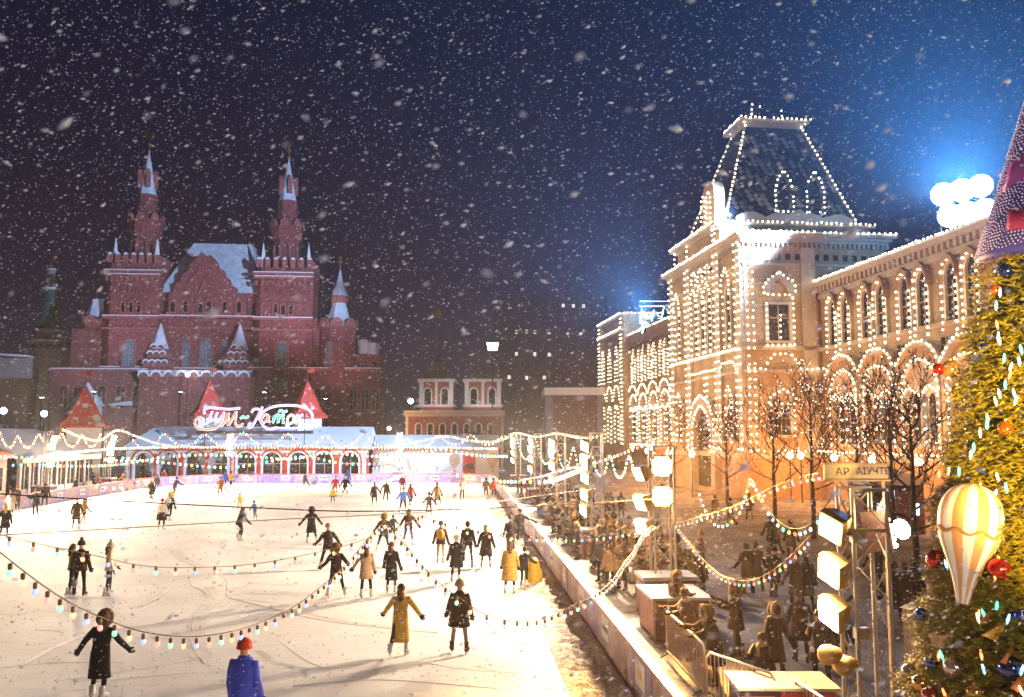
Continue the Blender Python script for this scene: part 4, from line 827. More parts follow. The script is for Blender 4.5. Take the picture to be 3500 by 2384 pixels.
# lettering over the pavilion
M['neon_white'] = em('white_neon_edge', (0.92, 0.90, 1.0), 1.1)
NE = {k: em(k + '_neon', tuple(x ** 1.5 for x in c), 1.3) for k, c in dict(violet=(.62, .42, .85), blue=(.36, .52, .95), orange=(1.0, .30, .12), green=(.10, .72, .42), yellow=(1.0, .80, .30)).items()}
sgY = 96.8
lr = at(830, HOR, sgY); sign = thing('neon_sign', 'white-edged neon script lettering with coloured tubes on the pavilion roof', 'sign', (lr.x, lr.y, 0), RA)
def sg(x, y): return ((600 + x * .395 - 830) / (F / sgY), 0, EYE + (HOR - (1350 + y * .395)) / (F / sgY))
strokes = [('letter', 'violet', [(258, 170), (246, 150), (258, 125), (300, 113), (400, 124), (470, 126), (552, 117)]), ('letter', 'violet', [(318, 145), (296, 200), (276, 246), (246, 252), (228, 232), (246, 214)]),
           ('letter', 'blue', [(362, 152), (345, 195), (356, 226), (386, 208), (418, 150)]), ('flourish', 'orange', [(418, 152), (398, 232), (355, 286), (280, 303), (205, 288), (172, 250), (184, 212), (214, 200), (238, 214)]),
           ('letter', 'orange', [(402, 268), (432, 225), (456, 160), (452, 262), (486, 215), (520, 150), (514, 240), (536, 274), (572, 262), (574, 246)]), ('hyphen', 'green', [(556, 210), (576, 191), (600, 200), (628, 184)]),
           ('letter', 'violet', [(742, 104), (716, 160), (690, 215), (662, 268), (636, 285), (626, 262), (650, 240)]), ('letter', 'violet', [(650, 158), (662, 132), (690, 124), (716, 130)]), ('letter', 'violet', [(700, 190), (728, 225), (760, 276), (812, 298), (862, 286)]),
           ('flourish', 'violet', [(716, 188), (752, 145), (830, 106), (940, 92), (1060, 100), (1140, 134), (1170, 185), (1158, 235), (1118, 258), (1076, 246), (1050, 214)]),
           ('letter', 'orange', [(798, 186), (772, 174), (744, 192), (734, 224), (750, 242), (778, 226), (798, 184), (794, 228), (812, 238)]), ('letter', 'green', [(846, 180), (832, 246), (852, 190), (878, 176), (876, 244), (892, 190), (922, 176), (918, 236), (936, 244)]), ('accent', 'green', [(880, 152), (900, 136), (928, 150), (954, 136)]),
           ('letter', 'yellow', [(996, 172), (966, 190), (956, 228), (974, 250), (1000, 238), (1014, 200), (998, 172)]), ('letter', 'blue', [(1042, 168), (1034, 210), (1026, 256)]), ('letter', 'blue', [(1092, 176), (1072, 180), (1040, 212), (1058, 216), (1084, 250)])]
for nm, c, pts in strokes:
    pp = [Vector(p) for p in catmull([sg(*p) for p in pts], 5)]
    mb = MB(); mb.tube(pp, .14, 8); o = mb.build(nm, M['neon_white'], sign, True); o.scale.y = .5
    mb = MB(); mb.tube([p + Vector((0, -.14, 0)) for p in pp], .095, 6); mb.build('neon_tube', NE[c], o, True)
mb = MB(); a, b = sg(850, 276), sg(1170, 290); mb.box(a[0], b[0], -.05, .1, b[2] - .05, b[2] + .12); q = sg(960, 270); mb.box(q[0] - .2, q[0] + .2, -.052, .09, q[2] - .25, q[2] + .28); mb.build('tagline_bar', M['neon_white'], sign)
mb = MB(); a, b = sg(180, 312), sg(1180, 330); mb.box(a[0], b[0], .1, .2, b[2] - .1, a[2]); mb.tube([(a[0] + 1, .15, a[2] - 2.2), (a[0] + 1, .15, a[2] + 2)], .05); mb.tube([(b[0] - 1, .15, a[2] - 2.2), (b[0] - 1, .15, a[2] + 2)], .05); mb.build('sign_frame', M['dark_metal'], sign)
# left conservatory, its glazed front facing the ice
CL = -34.6
cv = thing('white_conservatory', 'white glazed conservatory with snowy roof beyond the left barrier', 'pavilion', (0, 0, 0), RA)
def cA(px): return CL / math.tan(math.atan((px - CX) / F) + RA)
cf = lambda u, v, z: (CL + v, u, z)
a0, a1 = cA(78), cA(342); z1, z2 = 3.45, 5.75
mb = MB(cf); mb.box(a0, a1, -9, -2.6, 0, z1 - .3); mb.build('back_wall', M['dim_block'], cv)
rf = MB(cf); rf.add([(a0 - .3, .45, z1), (a1 + .4, .45, z1), (a1 - 1.5, -5, z2), (a0 - .3, -5, z2), (a0 - .3, -11, z1), (a1 + .4, -11, z1)], [(0, 1, 2, 3), (3, 2, 5, 4), (1, 5, 2), (0, 3, 4)]); rf.build('roof', M['snow_pav'], cv, fix=False)
mb = MB(cf); mb.box(a0, a1 + .3, -.2, .3, z1 - .5, z1 - .02); mb.build('lintel', M['white'], cv)
mb = MB(cf); mb.box(a1, a1 + .15, -9, .1, 0, z1 - .51); mb.build('end_wall', M['white'], cv)
ps = [cA(82 + 31 * i) for i in range(9)]
for b0, b1 in zip(ps, ps[1:]):
    mb = MB(cf); mb.box(b0 - .13, b0 + .13, -.14, .12, 0, z1 - .5); mb.build('post', M['white'], cv)
    mb = MB(cf); mb.box(b0 + .131, b1 - .131, -.03, 0, .9, z1 - .55); pn = mb.build('pane', M['pane'], cv)
    mb = MB(cf); mb.box((b0 + b1) / 2 - .04, (b0 + b1) / 2 + .04, .003, .05, .9, z1 - .55); mb.build('mullion', M['white'], pn)
    mb = MB(cf); mb.box(b0 + .131, b1 - .131, -.08, .04, 0, .88); mb.build('sill_panel', M['white'], cv)
kr = thing('market_kiosk', 'brown roofed market kiosk with coloured lights cut by the left margin', 'kiosk', rot(RA, -36.6, 66.6), RA)
mb = MB(); mb.box(-2, 2, -2.4, 2.4, 0, 3.5); mb.build('wall', mat('beige_board', (.45, .36, .30), .8), kr); mb = MB(); mb.lathe([(3.7, 3.5), (3.6, 3.7), (.1, 5.1)], 4, (0, 0, 0), PI / 4); mb.build('roof', mat('brown_roof', (.30, .10, .06), .8), kr)
for q in (-1.6, -.3, 1.0): mb = MB(); mb.box(2.003, 2.03, q, q + .8, 1.0, 2.7); mb.build('window', M['pane'], kr)
for i in range(18):
    t = i / 17; mb = MB(); mb.ball((2.62, -2.5 + 5 * t, 3.5 + .1 * math.sin(i)), .07, 6, 4); mb.build('bulb', M['b_' + COLS[i % 4]], kr)
# ================================================================ LAMP TOWERS
def truss(mbs, w, z0, z1, step):
    """four chords and four zigzag lacings"""
    return [MB().tube([(sx * w / 2, sy * w / 2, z0), (sx * w / 2, sy * w / 2, z1)], .035 if w > .45 else .03, 6) for sx in (-1, 1) for sy in (-1, 1)]
def tower(label, px, lat_A=None, pos=None, w=.5, H=5.6, lamps=((4.4, 0), (3.7, 0), (3.0, 0), (2.3, 0)), aim=(-1, -.1), e=900, colr=(1, .72, .42), ballast=True, group='floodlight truss towers round the rink', off=.45, lz=None, box_m=None, zbase=0, bang=None, lsz=1.0, lit=(1,), glare=0, roll=0, thin=1.0):
    r = thing('floodlight_tower', label, 'light tower', pos, RA, group)
    for mb in truss(None, w, zbase, H, .5): mb.build('post', M['metal'], r)
    n = int((H - zbase) / (w * 1.05))
    for a, b in (((-1, -1), (1, -1)), ((1, -1), (1, 1)), ((1, 1), (-1, 1)), ((-1, 1), (-1, -1))):
        pts = [Vector(((a[0], b[0])[i % 2] * w / 2, (a[1], b[1])[i % 2] * w / 2, zbase + .05 + i * (H - zbase - .1) / n)) for i in range(n + 1)]
        MB().tube(pts, .016, 4).build('brace', M['metal'], r)
    for z in (H, H - .6): 
        [MB().box(-w / 2, w / 2, q * w / 2 - .035, q * w / 2 + .035, z - .05, z).build('crossbar', M['metal'], r) for q in (-1, 1)]
    av = Vector((aim[0], aim[1], 0)).normalized()
    for i, (z, tw) in enumerate(lamps):
        ar = rot(tw, av.x, av.y); ang = math.atan2(ar.y, ar.x)
        mb = MB(); s = lsz; mb.add([(-.10, -.30 * s, -.23 * s), (-.10, .30 * s, -.23 * s), (-.10, .30 * s, .23 * s), (-.10, -.30 * s, .23 * s), (-.30, -.2 * s, -.16 * s), (-.30, .2 * s, -.16 * s), (-.30, .2 * s, .16 * s), (-.30, -.2 * s, .16 * s), (0, -.30 * s, -.23 * s), (0, .30 * s, -.23 * s), (0, .30 * s, .23 * s), (0, -.30 * s, .23 * s)],
                           [(4, 5, 1, 0), (5, 6, 2, 1), (6, 7, 3, 2), (7, 4, 0, 3), (7, 6, 5, 4), (0, 1, 9, 8), (1, 2, 10, 9), (2, 3, 11, 10), (3, 0, 8, 11), (8, 9, 10, 11)])
        h = mb.build('floodlight', M['lamp_case'], r); h.location = (ar.x * (w / 2 + off), ar.y * (w / 2 + off), z); h.rotation_euler = Euler((roll, math.radians(22), ang), 'XYZ'); h.scale = (1, thin, 1 / thin ** .5)
        mb = MB(); mb.box(.004, .02, -.26 * s, .26 * s, -.19 * s, .19 * s); mb.build('lens', M['lens'], h)
        mb = MB(); mb.tube([(-.2, 0, 0), (-off - .1, 0, .1)], .03, 5); mb.build('bracket', M['dark_metal'], h)
        if glare and i < 2:
            wd = rot(RA, ar.x, ar.y); ct = Vector(pos) + rot(RA, h.location.x, h.location.y) + Vector((0, 0, z)); nd = Vector((wd.x * .995, wd.y * .995, -.10)); li = lamp('glare_light', 'AREA', ct + nd * .035, glare, (1, .42, .09), ct + nd * 5, .5); li.data.shape = 'RECTANGLE'; li.data.size = .36; li.data.size_y = .5; li.data.spread = math.radians(70)
        if e and i in lit:                                # the light itself lies on the lens
            wd = rot(RA, ar.x, ar.y); ct = Vector(pos) + rot(RA, h.location.x, h.location.y) + Vector((0, 0, z)); nd = Vector((wd.x * math.cos(.384), wd.y * math.cos(.384), -math.sin(.384)))
            li = lamp('rink_light', 'AREA', ct + nd * .035, e / len(lit), colr, ct + nd * 5, .5 * s); li.data.shape = 'RECTANGLE'; li.data.size = .34 * s * thin; li.data.size_y = .34 * s * thin
    if ballast:
        mb = MB(); mb.box(-.75, .75, -.9, .3, 0, 1.1); b = mb.build('ballast_box', box_m or M['box_wood'], r); b.location = (0, 0 if not bang else bang, 0)
        mb = MB(); mb.box(-.8, .8, -.95, .35, 1.103, 1.2); mb.build('snow_lid', M['snow'], b)
        mb = MB(); mb.box(-.6, .6, -.92, -.903, .15, .95); mb.build('poster', M['box_print'], b); mb = MB(); mb.box(-.77, -.752, -.75, .2, .15, .95); mb.build('poster', M['box_print'], b)
    return r
M['lamp_case'] = mat('ochre_lamp_case', (0.42, 0.26, 0.06), .5, .2, 5)
M['box_wood'] = mat('dark_plum_box', (0.13, 0.06, 0.07), .7, .2, 3)
M['box_print'] = panel_mat('sunset_print', ((0.55, 0.20, 0.05), (0.30, 0.12, 0.20)), ((0.85, 0.55, 0.2), (0.7, 0.3, 0.1)))
WARM = (1.0, 0.73, 0.46)
def rk_pos(lat, A): return rot(RA, lat, A, 0)
t1 = tower('nearest truss tower with big ochre floodlights facing the ice', 0, pos=Vector((at(2935, HOR, 13.4).x, 13.4, 0)), w=.52, H=4.4, lamps=((3.80, .30), (3.15, .2), (2.52, .14)), aim=(-1, -.12), e=520, colr=(1, .64, .32), ballast=False, off=.42, lsz=.86, lit=(0, 1, 2), roll=-.45, thin=.8)
t2 = tower('truss tower with two glaring lamps beside the box table', 0, pos=rk_pos(6.0, 25.5), w=.6, H=4.9, lamps=((4.3, 1.25), (3.45, 1.25), (4.05, .1), (3.2, .2), (2.5, .3)), e=1500, colr=WARM, lit=(2, 3), glare=2600)
SIDE = [('third truss tower from the camera along the right barrier', 37.7), ('fourth truss tower from the camera along the right barrier', 51), ('fifth truss tower from the camera along the right barrier', 66), ('farthest truss tower along the right barrier near the white annex', 88)]
for lab, A in SIDE:
    tower(lab, 0, pos=rk_pos(6.0, A), H=5.3, lamps=((4.7, .5), (4.05, .4), (3.35, .5), (2.6, .4)) + (((1.95, .3),) if A < 40 else ()), e=4800, colr=WARM, lit=(0,), roll=-.4, thin=.75)
for lab, A in (('nearer of two truss towers behind the left barrier', 72), ('farther of two truss towers behind the left barrier', 84), ('truss tower just outside the left margin by the kiosk', 55), ('truss tower beyond the left margin abreast of the mid rink', 38)):
    tower(lab, 0, pos=rk_pos(-33, A), H=5.5, lamps=((4.9, -.2), (4.25, -.5), (3.5, -.6), (2.85, -.5)), aim=(1, -.3 if A > 60 else -.1), e={72: 7200, 84: 7200, 55: 6000, 38: 4200}[A], colr=WARM, lit=(0,))
tower('truss tower in front of the red arches at the far end', 0, pos=rk_pos(-25, 97), H=5.4, lamps=((5.0, .1), (4.4, -.1), (3.8, .1), (3.2, -.1)), aim=(0, -1), e=4000, colr=WARM, ballast=False, lit=(0,))
tower('truss tower in front of the white annex at the far end', 0, pos=rk_pos(-6.6, 97), H=5.5, lamps=((5.1, .1), (4.5, -.1), (3.8, .1), (3.2, -.1)), aim=(0, -1), e=4000, colr=WARM, lit=(0,))
tower('truss tower next in the right hand row, beside the viewpoint', 0, pos=rk_pos(6.4, 1.2), H=5.4, lamps=((4.9, -.5), (4.2, -1.2), (3.5, -.6)), aim=(-1, .2), e=420, colr=(1, .86, .70), ballast=False, lit=(0,))
lamp('added_tree_light', 'SPOT', rk_pos(3.9, .9) + Vector((0, 0, 4.3)), 24000, (1.0, .62, .17), (7.05, 10.25, 5.4), .2, 31, blend=.5)  # spot added out of view to brighten the fir

def added_stand(label, loc, aim):  # made-up fixture put at the added fir and fortress spots
    loc, aim = Vector(loc), Vector(aim); r = thing('added_light_stand', label, 'floodlight', (loc.x, loc.y, 0)); d = (aim - loc).normalized(); z = loc.z
    mb = MB(); mb.tube([(0, 0, 0), (-d.x * .3, -d.y * .3, z - .2)], .04, 6); mb.build('post', M['dark_metal'], r)
    mb = MB(); mb.lathe([(.05, -.5), (.2, -.42), (.26, -.12), (.26, -.06)], 12); h = mb.build('housing', M['lamp_case'], r, True); h.location = (0, 0, z); h.rotation_euler = d.to_track_quat('Z', 'Y').to_euler()
    mb = MB(); mb.lathe([(.23, -.075), (.23, -.06)], 12); mb.build('lens', M['lens'], h)
added_stand('added floodlight stand, out of view, brightening the fir tree', rk_pos(3.9, .9) + Vector((0, 0, 4.3)), (7.05, 10.25, 5.4))
added_stand('added floodlight post brightening the round fortress tower', at(60, 1440, 150), at(150, 1200, 172))
# ================================================================ PEOPLE
PM = {}
def cloth(c, rough=.85):
    k = tuple(round(x, 3) for x in c)
    if k not in PM: PM[k] = mat('cloth', c, rough, .22, 7.0, .35, bscale=22, spec=.2)
    return PM[k]
SKIN = mat('skin', (0.55, 0.33, 0.23), .6, .08, 6)
BLADE = mat('skate_blade', (0.6, 0.6, 0.62), .25, .1, 6, metal=1.0)
WHITE_BOOT = mat('white_boot', (0.62, 0.60, 0.58), .5, .08, 6)
def shared_hand():
    b = MB(); b.frust((-.040, .040, -.016, .016, 0), (-.046, .046, -.02, .02, -.085))
    for i, (x, L) in enumerate(((-.036, .062), (-.012, .076), (.012, .071), (.035, .054))): b.tube([(x, 0, -.08), (x * 1.08, .008, -.08 - L * .55), (x * 1.05, .028, -.08 - L)], [.0115, .0105, .007], 5)
    b.tube([(-.036, .004, -.02), (-.066, .018, -.05), (-.064, .03, -.085)], [.014, .012, .008], 5); return b
HAND = shared_hand()
def shared_boot(blade):
    b = MB(); b.lathe([(.052, .0), (.055, .07), (.062, .20)], 8, (0, -.03, .03)); b.tube([(0, -.09, .055), (0, .02, .06), (0, .12, .045), (0, .165, .035)], [.045, .052, .045, .022], 7)
    if blade: b.mi = 1; b.box(-.006, .006, -.13, .17, -.055, -.02); b.box(-.012, .012, -.1, -.03, -.02, .02); b.box(-.012, .012, .04, .11, -.02, .02)
    return b
BOOT, SKATE = shared_boot(False), shared_boot(True)
FACE = [('nose', MB().tube([(0, .095, .015), (0, .118, -.025), (0, .10, -.035)], [.012, .018, .012], 5).mesh('nose', SKIN, True), 0), ('mouth', MB().tube([(-.026, .092, -.062), (0, .101, -.064), (.026, .092, -.062)], .008, 4).mesh('mouth', cloth((.35, .10, .09)), True), 0),
        ('eye', MB().ball((0, .092, .02), .013, 6, 4).mesh('eye', cloth((.03, .02, .02)), True), .034), ('ear', MB().ball((0, -.005, -.01), .026, 6, 4, (.4, 1, 1.3)).mesh('ear', SKIN, True), .083)]
mcache = {}
def cached(key, fn):
    if key not in mcache: mcache[key] = fn()
    return mcache[key]
def beanie(c, pom):
    b = MB(); b.lathe([(.112, -.01), (.118, .03), (.110, .075), (.085, .115), (.04, .14), (.01, .145)], 12, (0, -.012, .02)); b.lathe([(.119, -.025), (.124, -.01), (.121, .03)], 12, (0, -.012, .02))
    if pom: b.ball((0, -.02, .20), .05, 8, 6)
    return b.mesh('hat', cloth(c), True)
def hair(c, long):
    b = MB(); b.ball((0, -.036, .028), .112, 12, 8, (.95, 1.0, 1.02))
    if long: b.tube([(0, -.06, 0), (0, -.10, -.12), (0, -.105, -.24), (0, -.09, -.34)], [.095, .10, .085, .03], 9)
    return b.mesh('hair', cloth(c, .6), True)
def hood(c, fur):
    b = MB(); b.ball((0, -.03, .01), .15, 12, 8, (.95, 1.0, 1.1)); b.tube([(0, -.06, -.05), (0, -.08, -.16), (0, -.05, -.22)], [.13, .14, .10], 9)
    b.mi = 1; pts = [(.135 * math.cos(t), .075, .01 + .155 * math.sin(t)) for t in [i * 2 * PI / 12 for i in range(13)]]; b.tube(pts, .042, 6)
    return b.mesh('hood', [cloth(c), cloth(fur)], True)
bodies = []; people_n = [0]
POSES = {  # leg: (spread, forward, knee) left then right; arm: (away from side, forward, elbow) left then right; lean
    'stand': ((5, 3, 4), (5, -3, 4), (17, 6, 22), (15, 2, 18), 3), 'glide': ((3, 14, 18), (9, -16, 14), (26, 6, 16), (22, -10, 14), 10), 'arms': ((5, 8, 12), (9, -12, 12), (42, -4, 20), (36, 8, 28), 7),
    'wide': ((13, 6, 14), (10, -8, 14), (32, 12, 34), (38, -10, 22), 12), 'walk': ((2, 18, 8), (2, -18, 14), (8, -16, 16), (8, 18, 20), 4), 'crouch': ((6, 40, 62), (12, 12, 40), (24, 34, 20), (12, 20, 30), 26),
    'hold': ((4, 2, 3), (4, -2, 3), (8, 34, 70), (8, 36, 76), 3), 'reach': ((4, 4, 6), (6, -4, 6), (10, 4, 10), (64, 30, 6), 9), 'bend': ((6, 22, 30), (6, 6, 26), (10, 60, 14), (10, 56, 10), 42), 'rail': ((5, 6, 4), (5, -6, 4), (12, 52, 40), (12, 56, 44), 16),
    'skate': ((4, 22, 34), (14, -20, 20), (18, -22, 26), (18, 30, 40), 18), 'hands': ((4, 4, 5), (6, -6, 8), (10, 2, 12), (34, 10, 8), 4)}
def person(label, foot=None, pos=None, h=1.74, face=0, coat=(.02, .02, .02), legs=(.015, .015, .018), length=.38, hat=None, pose='stand', skates=True, puffer=False, scarf=None, pack=None, glove=None, group='skaters on the ice', flip=False, flare=1.0, bulk=1.0, z0=.03, boots=None, look=0, skirt=None):
    p = pos if pos is not None else ground(*foot); people_n[0] += 1
    r = thing('person', label, 'person', (p.x, p.y, z0), math.radians(face), group); S = h / 1.76
    lL, lR, aL, aR, lean = POSES[pose]
    if flip: lL, lR, aL, aR = lR, lL, aR, aL
    rad = math.radians; jit = lambda a, k: a + random.uniform(-k, k)
    V = Vector; lift = .105 if skates else .05
    def leg(s, q):
        sp_, fw, kn = (rad(jit(k, 3)) for k in q); hip = V((s * .09, 0, 0)); d = V((s * math.sin(sp_), math.sin(fw), -math.cos(fw) * math.cos(sp_))).normalized(); d2 = V((s * math.sin(sp_), math.sin(fw - kn), -math.cos(fw - kn) * math.cos(sp_))).normalized()
        k = hip + d * .435; return hip, k, k + d2 * .40
    L, R = leg(-1, lL), leg(1, lR); zmin = min(L[2].z, R[2].z); P = V((0, 0, lift + .02 - zmin)); ln = rad(lean)
    sp = V((0, math.sin(ln), math.cos(ln))); chest = P + sp * .30; neck = P + sp * .50; hd = neck + V((0, math.sin(ln * .5), math.cos(ln * .5))) * .148
    def arm(s, q):
        ab, fw, el = (rad(jit(k, 4)) for k in q); sh = P + sp * .425 + V((s * .165, 0, 0)); d = V((s * math.sin(ab), math.sin(fw) * math.cos(ab), -math.cos(fw) * math.cos(ab))); d2 = V((s * math.sin(ab) * .8, math.sin(fw + el) * math.cos(ab), -math.cos(fw + el) * math.cos(ab))).normalized()
        e = sh + d * .285; return sh, e, e + d2 * .25, d2
    AL, AR = arm(-1, aL), arm(1, aR)
    verts = [P, chest, neck, hd + V((0, .0, -.02)), hd + V((0, -.01, .075))]; rads = [.135, .14, .052, .082, .07]; ed = [(0, 1), (1, 2), (2, 3), (3, 4)]
    for q in (L, R):
        b = len(verts); hip, k, a = (P + x for x in q); verts += [hip + V((0, 0, -.02)), (hip + k) / 2, k, k.lerp(a, .35), a]; rads += [.092, .078, .057, .056, .04]; ed += [(0, b), (b, b+1), (b+1, b+2), (b+2, b+3), (b+3, b+4)]
    for q in (AL, AR):
        b = len(verts); verts += [q[0], q[1], q[2]]; rads += [.058, .045, .033]; ed += [(1, b), (b, b+1), (b+1, b+2)]
    me = bpy.data.meshes.new('body'); bm = bmesh.new(); lay = bm.verts.layers.skin.verify(); bv = []
    for i, (v, q) in enumerate(zip(verts, rads)):
        x = bm.verts.new(v * S); x[lay].radius = (q * S, q * S * (.8 if i < 2 else 1.0)); x[lay].use_root = (i == 0); bv.append(x)
    for a, b in ed: bm.edges.new((bv[a], bv[b]))
    bm.to_mesh(me); bm.free(); me.materials.append(cloth(legs)); me.materials.append(SKIN); me.materials.append(cloth(coat))
    o = put('body', me, r); m1 = o.modifiers.new('skin', 'SKIN'); m1.use_smooth_shade = True; m2 = o.modifiers.new('sub', 'SUBSURF'); m2.levels = 1; m2.render_levels = 1
    bodies.append((o, (P.z + .03) * S, (neck.z - .03) * S, hd * S))
    # coat with sleeves
    mb = MB(); n = 14; B = bulk
    prof = [(.535, .068, .066), (.505, .078, .075), (.478, .118, .092), (.445, .158, .108), (.38, .186, .125), (.28, .192, .134), (.14, .174, .122), (.01, .192, .135)]
    k = max(1, int(length / .10)); 
    for i in range(1, k + 1): t = i / k; prof.append((.01 - length * t, .192 + .05 * t * flare * min(1, length / .4), .135 + .05 * t * flare * min(1, length / .4)))
    if puffer:
        q = []; 
        for a, b in zip(prof[3:], prof[4:]): q += [a, ((a[0] + b[0]) / 2 + .02, (a[1] + b[1]) / 2 * 1.09, (a[2] + b[2]) / 2 * 1.12), ((a[0] + b[0]) / 2 - .02, (a[1] + b[1]) / 2 * 1.07, (a[2] + b[2]) / 2 * 1.1)]
        prof = prof[:3] + q + [prof[-1]]
    vs = []; ph = random.uniform(0, 6)
    swing = (L[0] + L[1] + R[0] + R[1]) / 4
    for t, rx, ry in prof:
        c = P + sp * t if t > 0 else P + V((0, swing.y * min(1, -t / .4) * .7, t))
        for j in range(n):
            a = 2 * PI * j / n; fold = 1 + (.045 * math.sin(a * 3 + ph + t * 3) * (1 if t < .2 else .3)); vs.append((c + V((rx * B * fold * math.cos(a), ry * B * fold * math.sin(a), 0))) * S)
    fs = [(i*n+j, i*n+(j+1) % n, (i+1)*n+(j+1) % n, (i+1)*n+j) for i in range(len(prof) - 1) for j in range(n)] + [tuple(range(n)), tuple(range((len(prof) - 1) * n, len(prof) * n))]
    mb.add(vs, fs)
    for q in (AL, AR):
        a0 = q[0] + (chest - q[0]) * .35 + V((0, 0, .03)); pts = [a0, q[0], q[0].lerp(q[1], .5), q[1], q[1].lerp(q[2], .6), q[2]]; rr = [.05, .070, .070, .062, .056, .05]
        mb.tube([x * S for x in pts], [x * B * S for x in rr], 8)
    mb.build('coat', cloth(coat), r, True)
    if skirt is not None:
        mb = MB(); vs = []; pr2 = [(.04, .20, .135), (-.12, .25, .19), (-.3, .29, .23), (-.4, .29, .23)]
        for t, rx, ry in pr2:
            for j in range(n): a = 2 * PI * j / n; vs.append((P + V((rx * math.cos(a), ry * math.sin(a), t - length * .0))) * S)
        mb.add(vs, [(i*n+j, i*n+(j+1) % n, (i+1)*n+(j+1) % n, (i+1)*n+j) for i in range(3) for j in range(n)]); mb.build('skirt', cloth(skirt), r, True)
    gc = glove or (.02, .02, .02)
    hm = cached(('glove', gc), lambda: HAND.mesh('glove', cloth(gc), True))
    for s, q in ((-1, AL), (1, AR)): put('glove', hm, r, q[2] * S, scale=(S * (1.15 if s < 0 else -1.15), S * 1.15, S * 1.15), rote=V((0, 0, -1)).rotation_difference(q[3]).to_euler())
    bc = boots
    km = cached(('boot', skates, bc), lambda: (SKATE if skates else BOOT).mesh('skate' if skates else 'boot', [cloth(bc) if bc else (WHITE_BOOT if skates else cloth((.03, .025, .02))), BLADE], True))
    for s, q in ((-1, L), (1, R)): put('skate' if skates else 'boot', km, r, V(((P + q[2]).x, (P + q[2]).y, (P + q[2]).z - .055)) * S, rotz=-s * .25, scale=S)
    H = hat or ('hair', (.06, .03, .015), False)
    hm = cached(H, lambda: beanie(H[1], H[2]) if H[0] == 'hat' else hair(H[1], H[2]) if H[0] == 'hair' else hood(H[1], H[2]))
    hv = hd * S; put(H[0], hm, r, hv, scale=S, rote=(-ln * .4, 0, rad(look)))
    if H[0] == 'hat' and len(H) > 3: put('hair', cached(('hair', H[3], True), lambda: hair(H[3], True)), r, hv, scale=S * .97, rote=(-ln * .4, 0, rad(look)))
    if 60 < (face + look) % 360 < 300: [put(nm, fm, r, hv + V((sx * dx * S, 0, 0)), scale=S) for nm, fm, dx in FACE for sx in ((0,) if dx == 0 else (-1, 1))]
    if scarf: mb = MB(); mb.lathe([(.07, -.05), (.10, -.02), (.10, .03), (.07, .05)], 10, tuple(neck * S)); mb.tube([(neck + V((.05, .1, -.02))) * S, (neck + V((.06, .15, -.22))) * S], .04, 5); mb.build('scarf', cloth(scarf), r, True)
    if pack:
        c = (P + sp * .27) + V((0, -.2, 0)); mb = MB(); mb.ball(tuple(c * S), .2 * S, 10, 6, (.8, .55, 1.05)); mb.build('backpack', cloth(pack), r, True)
    return r
BK, DB, GY, RED, YEL, BEI, WHI, BLU, BRN = (.018, .016, .018), (.035, .022, .016), (.10, .10, .11), (.45, .03, .025), (.60, .34, .05), (.52, .36, .24), (.66, .62, .56), (.05, .10, .55), (.13, .06, .03)
HB, HK, HBL = ('hair', (.09, .04, .02), True), ('hair', (.02, .015, .012), False), ('hair', (.45, .28, .10), True)
hat = lambda c, pom=False, *k: ('hat', c, pom, *k)
hd_ = lambda c, f: ('hood', c, f)
